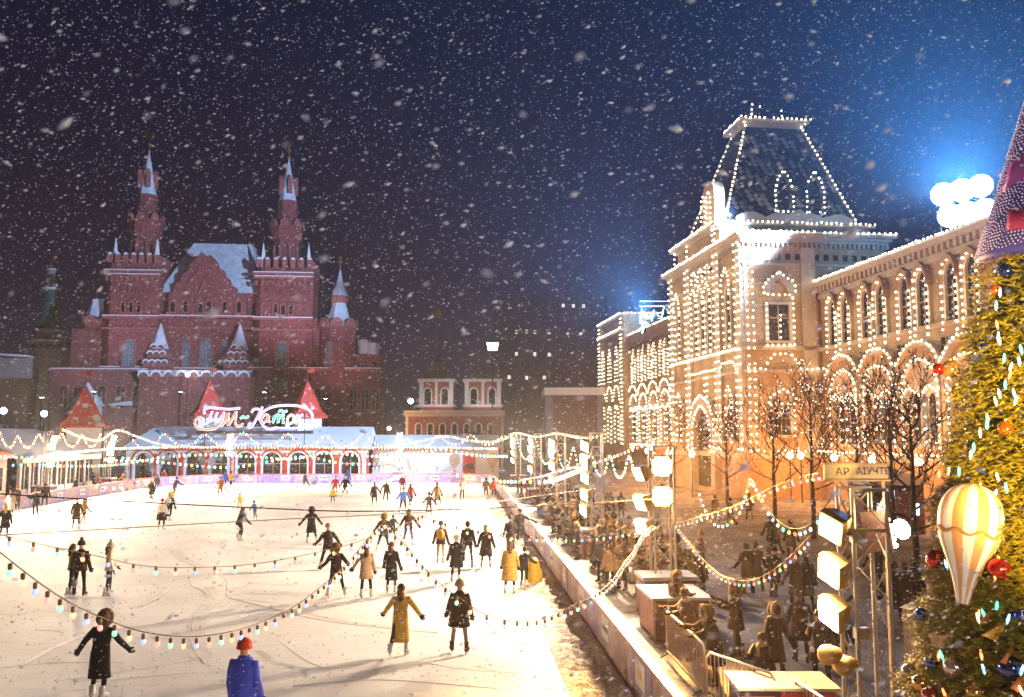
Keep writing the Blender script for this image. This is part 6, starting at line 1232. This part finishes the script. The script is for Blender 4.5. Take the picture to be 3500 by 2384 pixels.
garland('far side garland before the left barrier', [(330, 1660, 62), (420, 1668, 63), (560, 1672, 64), (700, 1660, 68), (900, 1655, 70), (1060, 1662, 72), (1180, 1668, 70), (1290, 1650, 66), (1420, 1605, 60), (1480, 1595, 58), (1560, 1620, 58), (1680, 1640, 58), (1790, 1642, 54), (1880, 1640, 52), (1960, 1610, 42), (2010, 1590, 38)], .58, .085, cols=['yellow', 'blue', 'white', 'green', 'red', 'white'], socket=False, cable='cable_tan')
for lab, pts, st, r, cl in (
    ('multicoloured strand from the left towers along the pavilion eaves', [(-20, 1560, 64), (120, 1562, 66), (215, 1548, 71), (330, 1538, 78), (420, 1532, 83), (600, 1528, 94), (760, 1530, 96), (900, 1530, 97), (1100, 1528, 97), (1300, 1532, 96), (1500, 1530, 94), (1700, 1534, 88)], .36, .085, ['yellow', 'green', 'white', 'red', 'blue']),
    ('upper multicoloured strand hanging between the left towers', [(215, 1468, 72), (270, 1490, 75), (340, 1505, 79), (400, 1470, 83), (470, 1492, 86), (560, 1520, 90), (700, 1528, 93), (840, 1518, 96)], .32, .08, ['yellow', 'green', 'red', 'white', 'blue']),
    ('lower multicoloured strand sweeping before the arches', [(360, 1570, 80), (460, 1578, 82), (560, 1562, 84), (700, 1554, 86), (860, 1560, 86), (1000, 1568, 86), (1110, 1548, 84), (1250, 1558, 84), (1380, 1556, 82), (1500, 1535, 80), (1620, 1555, 80), (1740, 1560, 84)], .5, .095, ['white', 'green', 'yellow', 'blue', 'white']),
    ('lowest sagging strand before the arches', [(420, 1565, 78), (560, 1580, 78), (700, 1594, 78), (800, 1596, 78), (900, 1580, 78), (980, 1565, 78), (1060, 1562, 78), (1150, 1580, 78), (1240, 1586, 78), (1330, 1578, 77), (1440, 1555, 76), (1490, 1545, 76)], .52, .095, ['green', 'white', 'yellow', 'blue', 'red']),
    ('strand over the white annex roof to the far right tower', [(840, 1515, 96), (1000, 1524, 96), (1180, 1530, 96), (1375, 1518, 96), (1520, 1492, 94), (1600, 1505, 92), (1700, 1508, 90), (1760, 1480, 88)], .34, .085, ['white', 'red', 'green', 'yellow']),
    ('strand looping in front of the conservatory', [(-10, 1590, 60), (120, 1588, 62), (220, 1592, 66), (330, 1592, 70), (440, 1584, 76)], .5, .075, ['yellow', 'red', 'blue', 'green'])):
    garland(lab, pts, st, r, cl, socket=False, cable='cable_tan', drop=.05)
def scallops(label, pts, sag, Y, step, r, cl):
    q = []
    for a, b in zip(pts, pts[1:]):
        for t in (0, .25, .5, .75): q.append((a[0] + (b[0] - a[0]) * t, a[1] + (b[1] - a[1]) * t + sag * 4 * t * (1 - t), Y[0] + (Y[1] - Y[0]) * ((a[0] + (b[0] - a[0]) * t) - pts[0][0]) / (pts[-1][0] - pts[0][0])))
    q.append((*pts[-1], Y[1])); garland(label, q, step, r, cl, socket=False, cable='cable_tan', drop=.03, group='pale scalloped roof garlands', dense=3)
scallops('pale scalloped garland over the pavilion roof', [(455, 1505), (560, 1482), (700, 1484), (830, 1478), (985, 1484), (1112, 1488), (1240, 1484)], 40, (95, 95.5), .38, .085, ['white', 'red', 'white', 'green'])
scallops('pale scalloped garland over the conservatory roof', [(0, 1480), (60, 1490), (132, 1482), (210, 1480), (280, 1485), (345, 1482)], 44, (66, 78), .3, .07, ['white', 'red', 'white', 'yellow'])
scallops('pale scalloped garland over the annex roof', [(1262, 1500), (1390, 1500), (1500, 1488), (1610, 1486), (1720, 1490)], 32, (95, 93), .4, .08, ['white', 'red', 'white', 'white'])
scallops('deep pale loops hung along the right lamp towers', [(1765, 1490), (1830, 1500), (1900, 1520), (1960, 1530), (2020, 1545), (2085, 1555), (2150, 1558), (2230, 1560)], 75, (74, 30), .42, .045, ['white', 'green', 'white', 'blue', 'yellow'])
garland('yellow-corded strand climbing behind the right lamp towers', [(1770, 1640, 80), (1850, 1625, 66), (1930, 1600, 55), (2010, 1585, 48), (2100, 1555, 42), (2190, 1520, 38), (2260, 1500, 36)], .6, .05, ['yellow', 'white', 'red', 'blue'], socket=False, cable='cable_tan')
garland('strand over the heads of the crowd by the far right tower', [(1700, 1500, 92), (1760, 1478, 88), (1830, 1490, 70), (1900, 1478, 60), (1990, 1492, 45), (2080, 1478, 40)], .7, .045, ['white', 'yellow', 'green', 'red'], socket=False, cable='cable_tan')
def wire(label, pts, r, m):
    path = catmull([at(*p) for p in pts], 6); tag(MB().tube(path, r, 6).build('overhead_wire', M[m], None, True), label, 'wire', 'wires over the rink')
wire('black wire stretched across the whole rink', [(-40, 1686, 15), (260, 1705, 15), (900, 1738, 15.5), (1310, 1748, 16), (1850, 1730, 20), (2260, 1705, 25)], .012, 'cable')
wire('tan wire rising across the rink to the right towers', [(-40, 1832, 16), (900, 1779, 18), (1443, 1752, 20), (1500, 1741, 21), (1850, 1695, 30), (2040, 1670, 37)], .010, 'cable_tan')
# ================================================================ FIR TREE WITH ORNAMENTS
TX, TY, TH, TR = 6.62, 10.4, 9.7, 2.55
def fir_r(z): return (2.2 - .2 * max(0, z)) * (1 + .05 * math.sin(z * 9.0))
fir = thing('fir_tree', 'big decorated fir tree filling the right margin', 'tree', (TX, TY, 0))
mb = MB(); mb.tube([(0, 0, 0), (0, 0, 5), (0, 0, 7.8)], [.16, .10, .04], 8); mb.build('trunk', mat('fir_bark', (.07, .045, .03), .9), fir)
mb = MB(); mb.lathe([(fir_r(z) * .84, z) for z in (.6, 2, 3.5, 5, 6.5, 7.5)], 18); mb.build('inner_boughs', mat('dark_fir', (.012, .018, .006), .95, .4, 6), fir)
rf_ = random.Random(5)
import array
def sprays(n, seed):
    rr = random.Random(seed); vs = []; fs = []
    for i in range(n):
        z = TH * (1 - math.sqrt(rr.random())) ** .9 ; z = .6 + (z / TH) * 7.0; a = rr.uniform(0, 2 * PI)
        if math.sin(a) > .55: continue
        cl = .5 + .5 * mnoise.noise(Vector((math.cos(a) * 4, math.sin(a) * 4, z * 2.6)))
        R = fir_r(z) * rr.uniform(.86, 1.03) * (.93 + .12 * cl)
        c = Vector((R * math.cos(a), R * math.sin(a), z)); out = Vector((math.cos(a), math.sin(a), rr.uniform(-.75, .25))).normalized()
        sd = out.cross(Vector((0, 0, 1))).normalized(); up = sd.cross(out)
        L = rr.uniform(.10, .19)
        for k in range(9):                                # needles fan out along a short twig
            t = k / 8; b = c + out * (L * t); s = -1 if k % 2 else 1
            d = (out * .55 + sd * s * rr.uniform(.5, 1.0) + up * rr.uniform(-.5, .6)).normalized(); ln = rr.uniform(.06, .10) * (1.15 - t * .5); wv = d.cross(Vector((rr.uniform(-1, 1), rr.uniform(-1, 1), 1))).normalized() * .011
            o = len(vs); vs += [b - wv, b + wv, b + d * ln]; fs.append((o, o + 1, o + 2))
        o = len(vs); w_ = sd * .012; vs += [c - out * .15 - w_, c - out * .15 + w_, c + out * L]; fs.append((o, o + 1, o + 2))
    return vs, fs
vs, fs = sprays(30000, 9); mb = MB(); mb.add(vs, fs)
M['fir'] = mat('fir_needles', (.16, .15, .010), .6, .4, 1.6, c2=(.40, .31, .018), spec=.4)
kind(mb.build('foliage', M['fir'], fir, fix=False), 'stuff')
def on_tree(px, py, lift=.05):
    d = ray(px, py).normalized(); best = None
    t = 5.0
    while t < 16:
        q = Vector((0, 0, EYE)) + d * t; rr = math.hypot(q.x - TX, q.y - TY) - max(0, fir_r(q.z))
        if best is None or rr < best[0]: best = (rr, q)
        if rr < lift: return q
        t += .02
    return best[1]
ORN = {k: mat(k + '_glass_ball', c, .12, .1, 5, metal=.75, spec=.8) for k, c in dict(red=(.55, .03, .02), blue=(.04, .10, .55), gold=(.75, .42, .10), silver=(.72, .62, .55), orange=(.75, .20, .03), navy=(.02, .04, .18)).items()}
for nm, px, py, rp, c in (('on the left edge beside the striped balloon', 3200, 1912, 29, 'red'), ('right of the striped balloon', 3415, 1946, 32, 'red'), ('at the lower left edge by the gift box', 3150, 2100, 19, 'blue'), ('below the little basket', 3186, 2266, 22, 'blue'), ('lower right of the basket', 3260, 2282, 30, 'silver'), ('at the far lower left edge', 3108, 2296, 23, 'silver'), ('under the far lower left silver ball', 3146, 2336, 25, 'gold'), ('touching the bottom edge', 3178, 2378, 24, 'red'), ('in the brightest part of the tree', 3438, 1466, 24, 'orange'), ('at the left outline high up', 3208, 1262, 18, 'red'), ('beside the small red one high up', 3250, 1262, 27, 'gold'), ('on the left outline near the top', 3368, 1186, 16, 'blue'), ('topmost on the left outline', 3402, 992, 17, 'orange'), ('cut by the right margin low down', 3488, 2104, 19, 'blue'), ('low on the right in shade', 3452, 2285, 34, 'navy'), ('at the lit left edge level with the roof lights', 3236, 1572, 17, 'navy'), ('near the tree top', 3440, 925, 24, 'navy'), ('above the bottom edge centre', 3330, 2368, 22, 'gold')):
    q = on_tree(px, py); d = (q - Vector((0, 0, EYE))).length; R = rp * d / F
    o = thing('bauble', f'{c} glass bauble {nm}', 'bauble', q, 0, 'glass baubles on the fir'); mb = MB(); mb.ball((0, 0, 0), R, 16, 12); mb.build('ball', ORN[c], o, True); mb = MB(); mb.lathe([(R * .2, R * .95), (R * .2, R * 1.15), (R * .06, R * 1.3)], 8); mb.build('cap', M['gold'], o)
# striped balloon ornament
q = on_tree(3312, 1830, .25); bo = thing('balloon_ornament', 'white and peach striped hot air balloon ornament on the fir', 'ornament', q); bs = q.length * 1.0; sc_ = (q - Vector((0, 0, EYE))).length / F
bo.rotation_euler = (.05, .16, .5); sc_ *= .86
prof = [(18, -232), (22, -215), (38, -150), (66, -80), (90, -20), (100, 40), (97, 90), (80, 135), (50, 165), (12, 178)]
PW, PP = mat('balloon_white', (.84, .83, .82), .5, .05), mat('balloon_peach', (.72, .36, .16), .5, .08)
pr = catmull([Vector((a, 0, b)) for a, b in prof], 3); NG = 16
for g_ in range(NG):
    mb = MB(); vv = []
    for p_ in pr:
        for k in range(4):
            t = 2 * PI * (g_ + k / 3) / NG; bulge = 1 + .03 * math.sin(k / 3 * PI); vv.append((p_.x * sc_ * bulge * math.cos(t), p_.x * sc_ * bulge * math.sin(t), p_.z * sc_))
    n_ = len(pr); mb.add(vv, [(i*4+k, i*4+k+1, (i+1)*4+k+1, (i+1)*4+k) for i in range(n_ - 1) for k in range(3)]); mb.build('gore', PW if g_ % 2 else PP, bo, True, fix=False)
mb = MB(); mb.tube([((103) * sc_ * math.cos(t), 103 * sc_ * math.sin(t), (8 + 8 * math.sin(t * 8)) * sc_) for t in [i * 2 * PI / 64 for i in range(65)]], 5 * sc_, 6); mb.build('swag_trim', mat('ochre_cord', (.45, .25, .08), .7), bo, True)
q2 = on_tree(3216, 2190, .12); bk = thing('basket_ornament', 'little woven basket ornament under the striped balloon', 'ornament', q2, .4); mb = MB(); mb.frust((-.075, .075, -.06, .06, -.07), (-.09, .09, -.07, .07, .06)); mb.build('basket', mat('wicker', (.55, .33, .18), .8, .3, 40, .6), bk); mb = MB(); mb.tube([(-.095, -.075, .065), (.095, -.075, .065), (.095, .075, .065), (-.095, .075, .065), (-.095, -.075, .065)], .012, 5); mb.build('rim', mat('rope', (.6, .4, .2), .8), bk)
for nm, px, py, w_, h_, c, tw in (('red paper pennant beside the basket', 3372, 2110, .17, .10, (.60, .10, .03), .2), ('golden paper pennant below the red one', 3398, 2160, .17, .15, (.75, .40, .05), -.2), ('orange paper pennant lower right', 3440, 2245, .2, .13, (.70, .22, .05), .3), ('orange paper pennant at the right margin', 3485, 2330, .18, .2, (.65, .2, .05), .1)):
    q = on_tree(px, py, .10); mb = MB(); mb.prism([(-w_, -h_ * .2), (w_ * .8, h_ * .6), (w_ * .5, -h_ * .8)], -.008, .008); o = mb.build('paper_pennant', cloth(c, .6)); o.location = q; o.rotation_euler = (.2, 0, tw + .5); tag(o, nm, 'pennant', 'paper pennants on the fir')
tl = thing('fairy_lights', 'string of long coloured fairy lights scattered over the fir', 'fairy lights', (TX, TY, 0))
drop_ = {k: MB().lathe([(.006, .055), (.013, .025), (.016, -.015), (.010, -.045), (.003, -.06)], 8).mesh('fairy_light', em(k + '_fairy', c, 4), True) for k, c in dict(teal=(.10, 1.0, .75), blue=(.3, .6, 1), warm=(1, .8, .5), red=(1, .25, .08)).items()}
rt = random.Random(12); order = []
fixed = [(3418, 1000, 'warm'), (3405, 1045, 'teal'), (3408, 1110, 'red'), (3412, 1150, 'blue'), (3416, 1165, 'warm'), (3432, 1225, 'teal'), (3490, 1195, 'teal'), (3484, 1235, 'blue'), (3455, 1255, 'warm'), (3452, 1282, 'red'), (3436, 1315, 'teal'), (3415, 1345, 'blue'), (3466, 1345, 'blue'), (3403, 1372, 'warm'), (3472, 1370, 'warm'), (3375, 1430, 'teal'), (3373, 1452, 'teal'), (3350, 1480, 'warm'), (3328, 1530, 'teal'), (3318, 1555, 'blue'), (3278, 1610, 'teal')]
for px, py, c in fixed: order.append((on_tree(px, py, .12), c))
for i in range(26): order.append((on_tree(rt.uniform(3200, 3500), rt.uniform(1600, 2380), .1), rt.choice(list(drop_))))
for q, c in order: put('fairy_light', drop_[c], tl, q - Vector((TX, TY, 0)), rote=(rt.uniform(-.3, .3), rt.uniform(-.3, .3), 0))
# ================================================================ LILAC CONE CROWNING THE FIR
zb, zt, Rb = 7.40, 9.95, .84
lc = thing('tree_topper', 'lilac cone with glowing ring patterns and magenta ribbon crowning the fir', 'tree topper', (TX, TY, 0))
mb = MB(); mb.lathe([(.1, zb - .05), (Rb * .97, zb - .05), (Rb, zb), (Rb * .5, zb + (zt - zb) * .5), (.02, zt)], 40); mb.build('cone', mat('lilac_mesh', (.05, .055, .38), .6, .15, 4), lc, True)
dots = MB()
def cone_pt(a, z, o=.012): r = Rb * (zt - z) / (zt - zb) + o; return Vector((r * math.cos(a), r * math.sin(a), z))
for z0, k in ((zb + .19, 17), (zb + .62, 14), (zb + 1.02, 11), (zb + 1.42, 8), (zb + 1.8, 6)):
    r0 = Rb * (zt - z0) / (zt - zb)
    for j_ in range(k):
        c0 = 2 * PI * (j_ + (.5 if k % 2 else 0)) / k
        if math.sin(c0) > .4: continue
        for ring in range(1, 6):
            R = ring * .042
            for i_ in range(ring * 6):
                t = 2 * PI * i_ / (ring * 6); z = z0 + R * math.sin(t)
                if z < zb + .01: continue
                dots.ball(cone_pt(c0 + R * math.cos(t) / r0, z), .0075, 4, 3)
kind(dots.build('light_dots', em('rosy_dot', (1.0, .70, .66), .6), lc, True, fix=False), 'stuff')
def cone_band(z0, z1, a0, a1, m, nm, rise):
    mb = MB(); n = 16; vv = []
    for i in range(n + 1):
        a = a0 + (a1 - a0) * i / n; sk = rise * i / n
        for z in (z0 + sk, z1 + sk):
            for o in (.02, .035): p = cone_pt(a, z, o); vv.append(p)
    fs = []
    for i in range(n):
        k = 4 * i
        for q in ((0, 1, 5, 4), (1, 3, 7, 5), (3, 2, 6, 7), (2, 0, 4, 6)): fs.append(tuple(k + x for x in q))
    mb.add(vv, fs + [(0, 2, 3, 1), (4 * n, 4 * n + 1, 4 * n + 3, 4 * n + 2)]); mb.build(nm, m, lc, True)
PK = mat('magenta_ribbon', (.62, .07, .22), .5, .1)
cone_band(zb + .22, zb + .48, -2.75, -1.2, PK, 'ribbon', -.1); cone_band(zb + .75, zb + 1.1, -3.0, -1.2, mat('violet_ribbon', (.42, .10, .50), .5, .1), 'ribbon', .45)
p_ = cone_pt(-2.1, zb + .33, .05); mb = MB(); mb.tube([(p_.x + dx * .001, p_.y, p_.z + dz * .001) for dx, dz in ((-60, 0), (0, 50), (60, 10), (10, -45), (-60, 0))], .012, 5); mb.build('gilt_motif', em('gilt_motif', (1, .6, .25), 2), lc)
# ================================================================ BARE TREES WITH FAIRY LIGHTS
BARK = mat('dark_bark', (.09, .05, .033), .9, .3, 8, .5)
def bare_tree(label, px, Y, H, seed, spread=.5, dots_n=150):
    x = at(px, HOR, Y).x; r = thing('bare_tree', label, 'tree', (x, Y, 0), 0, 'bare trees on the plaza'); rr = random.Random(seed); tips = []
    tr = MB(); cr_ = MB()
    tr.tube([(0, 0, 0), (.03, 0, H * .18), (0, .03, H * .38), (.04, 0, H * .62), (0, 0, H * .9)], [.15, .12, .10, .06, .015], 7)
    def grow(p, d, L, rad, dep):
        q = [p]; 
        for k in range(3):
            d = (d + Vector((rr.uniform(-.25, .25), rr.uniform(-.25, .25), rr.uniform(-.05, .22)))).normalized(); q.append(q[-1] + d * (L / 3))
        m0 = .011; cr_.tube(q, [max(m0, rad), max(m0, rad * .8), max(m0, rad * .62), max(m0 * .7, rad * .4)], 3 if dep > 1 else 4)
        tips.extend(q[1:])
        if dep < 5:
            for k in range(3 if dep < 3 else 2):
                b = q[rr.choice((1, 2, 3, 3))]; nd = (d + Vector((rr.uniform(-1, 1), rr.uniform(-1, 1), rr.uniform(-.1, .6))) * .85).normalized(); grow(b, nd, L * rr.uniform(.55, .78), rad * .55, dep + 1)
    for k in range(13):
        z = H * (.30 + .55 * k / 12); a = k * 2.4 + rr.uniform(-.4, .4); grow(Vector((0, 0, z)), Vector((math.cos(a), math.sin(a), .4 + .5 * k / 12)).normalized(), H * spread * .52 * (1.1 - .6 * k / 12), .045, 1)
    tr.build('trunk', BARK, r, True); cr_.build('crown', BARK, r)
    dm, dm2, dm3 = MB(), MB(), MB()
    for k in range(dots_n):
        t = rr.choice(tips) + Vector((rr.uniform(-.1, .1), rr.uniform(-.1, .1), -.05)); rr.choice((dm, dm2, dm3, dm)).ball(t, .012 + .00032 * Y, 4, 3)
    for m_, mm, nm in ((dm, M['b_white'], 'fairy_lights'), (dm2, M['b_red'], 'fairy_lights'), (dm3, cloth((.35, .05, .02)), 'withered_leaves')): kind(m_.build(nm, mm, r, fix=False), 'stuff')
bare_tree('dark bare tree standing clear between the truss tower and the fir', 3110, 28.5, 7.0, 1, .55, 220)
bare_tree('bare tree with fairy lights before the tower window', 2770, 44, 8.0, 2, .55, 260)
bare_tree('bare tree before the first lower arch of the arcade', 2925, 47, 7.6, 3, .5, 200)
bare_tree('bare tree left of the tower window', 2640, 52, 7.2, 4, .55, 160)
bare_tree('bare tree before the arcade portal', 2480, 62, 7.0, 5, .55, 140)
bare_tree('farthest bare tree before the distant arcade wing', 2290, 80, 8.0, 6, .55, 120)
bare_tree('bare tree before the dark arch right of centre', 3040, 40, 7.4, 8, .5, 160)
# ================================================================ FALLING SNOW
import numpy as np
def flakes(name, n, lo, hi, smin, smax, seed, label, clear=0.0):
    g_ = np.random.default_rng(seed); P = g_.uniform(lo, hi, (n, 3)); P = P[np.linalg.norm(P - np.array([0, 0, EYE]), axis=1) > clear]; n = len(P)
    s = smin * (smax / smin) ** (g_.random(n) ** 2.2)
    base = np.array([(1, 0, 0), (-1, 0, 0), (0, .5, 0), (0, -.5, 0), (0, 0, .42), (0, 0, -.42)]); fc = np.array([(0, 2, 4), (2, 1, 4), (1, 3, 4), (3, 0, 4), (2, 0, 5), (1, 2, 5), (3, 1, 5), (0, 3, 5)])
    a = g_.normal(.22, .35, n); c, sn = np.cos(a), np.sin(a); V_ = base[None] * g_.uniform(.65, 1.35, (n, 6, 1)) * s[:, None, None]
    x, z = V_[..., 0] * c[:, None] - V_[..., 2] * sn[:, None], V_[..., 0] * sn[:, None] + V_[..., 2] * c[:, None]; V_ = np.stack([x, V_[..., 1], z], -1) + P[:, None]
    Fx = fc[None] + (np.arange(n) * 6)[:, None, None]
    me = bpy.data.meshes.new(name); me.vertices.add(n * 6); me.vertices.foreach_set('co', V_.reshape(-1).astype(np.float32)); me.loops.add(n * 24); me.loops.foreach_set('vertex_index', Fx.reshape(-1).astype(np.int32)); me.polygons.add(n * 8); me.polygons.foreach_set('loop_start', np.arange(0, n * 24, 3, dtype=np.int32)); me.polygons.foreach_set('loop_total', np.full(n * 8, 3, dtype=np.int32)); me.update(calc_edges=True)
    me.materials.append(M['flake']); o = put(name, me); kind(o, 'stuff', label); return o
def flake_mat():
    m, n, l, b = nodes_of('snow_crystals'); b.inputs['Base Color'].default_value = (.9, .9, .92, 1); b.inputs['Roughness'].default_value = .9
    tr = n.new('ShaderNodeBsdfTranslucent'); tr.inputs[0].default_value = (.9, .9, .92, 1); mx = n.new('ShaderNodeMixShader'); mx.inputs[0].default_value = .5
    l.new(b.outputs[0], mx.inputs[1]); l.new(tr.outputs[0], mx.inputs[2]); l.new(mx.outputs[0], n['Material Output'].inputs['Surface']); return m
M['flake'] = flake_mat()
flakes('falling_snow', 60000, (-9, .8, 0.2), (9, 11, 11.5), .006, .015, 1, 'small snowflakes drifting through the near air', 1.1)
flakes('falling_snow', 46000, (-26, 11, 0.2), (26, 40, 24), .013, .028, 2, 'snowflakes drifting over the rink and plaza')
flakes('falling_snow', 2600, (-5, 1.4, 2.5), (5, 6.5, 10), .011, .022, 3, 'large soft snowflakes close to the viewer', 1.4)
# ================================================================ HAZE
hz = MB(); hz.box(-330, 330, -70, 430, -1, 62)
m = bpy.data.materials.new('snowy_air'); m.use_nodes = True; n = m.node_tree.nodes; n.clear()
ou = n.new('ShaderNodeOutputMaterial'); pvn = n.new('ShaderNodeVolumePrincipled'); pvn.inputs['Color'].default_value = (.92, .94, 1.0, 1); pvn.inputs['Density'].default_value = HAZE; pvn.inputs['Anisotropy'].default_value = .62
m.node_tree.links.new(pvn.outputs[0], ou.inputs['Volume'])
kind(hz.build('haze', m), 'stuff', 'snow-filled night air glowing round the lamps')
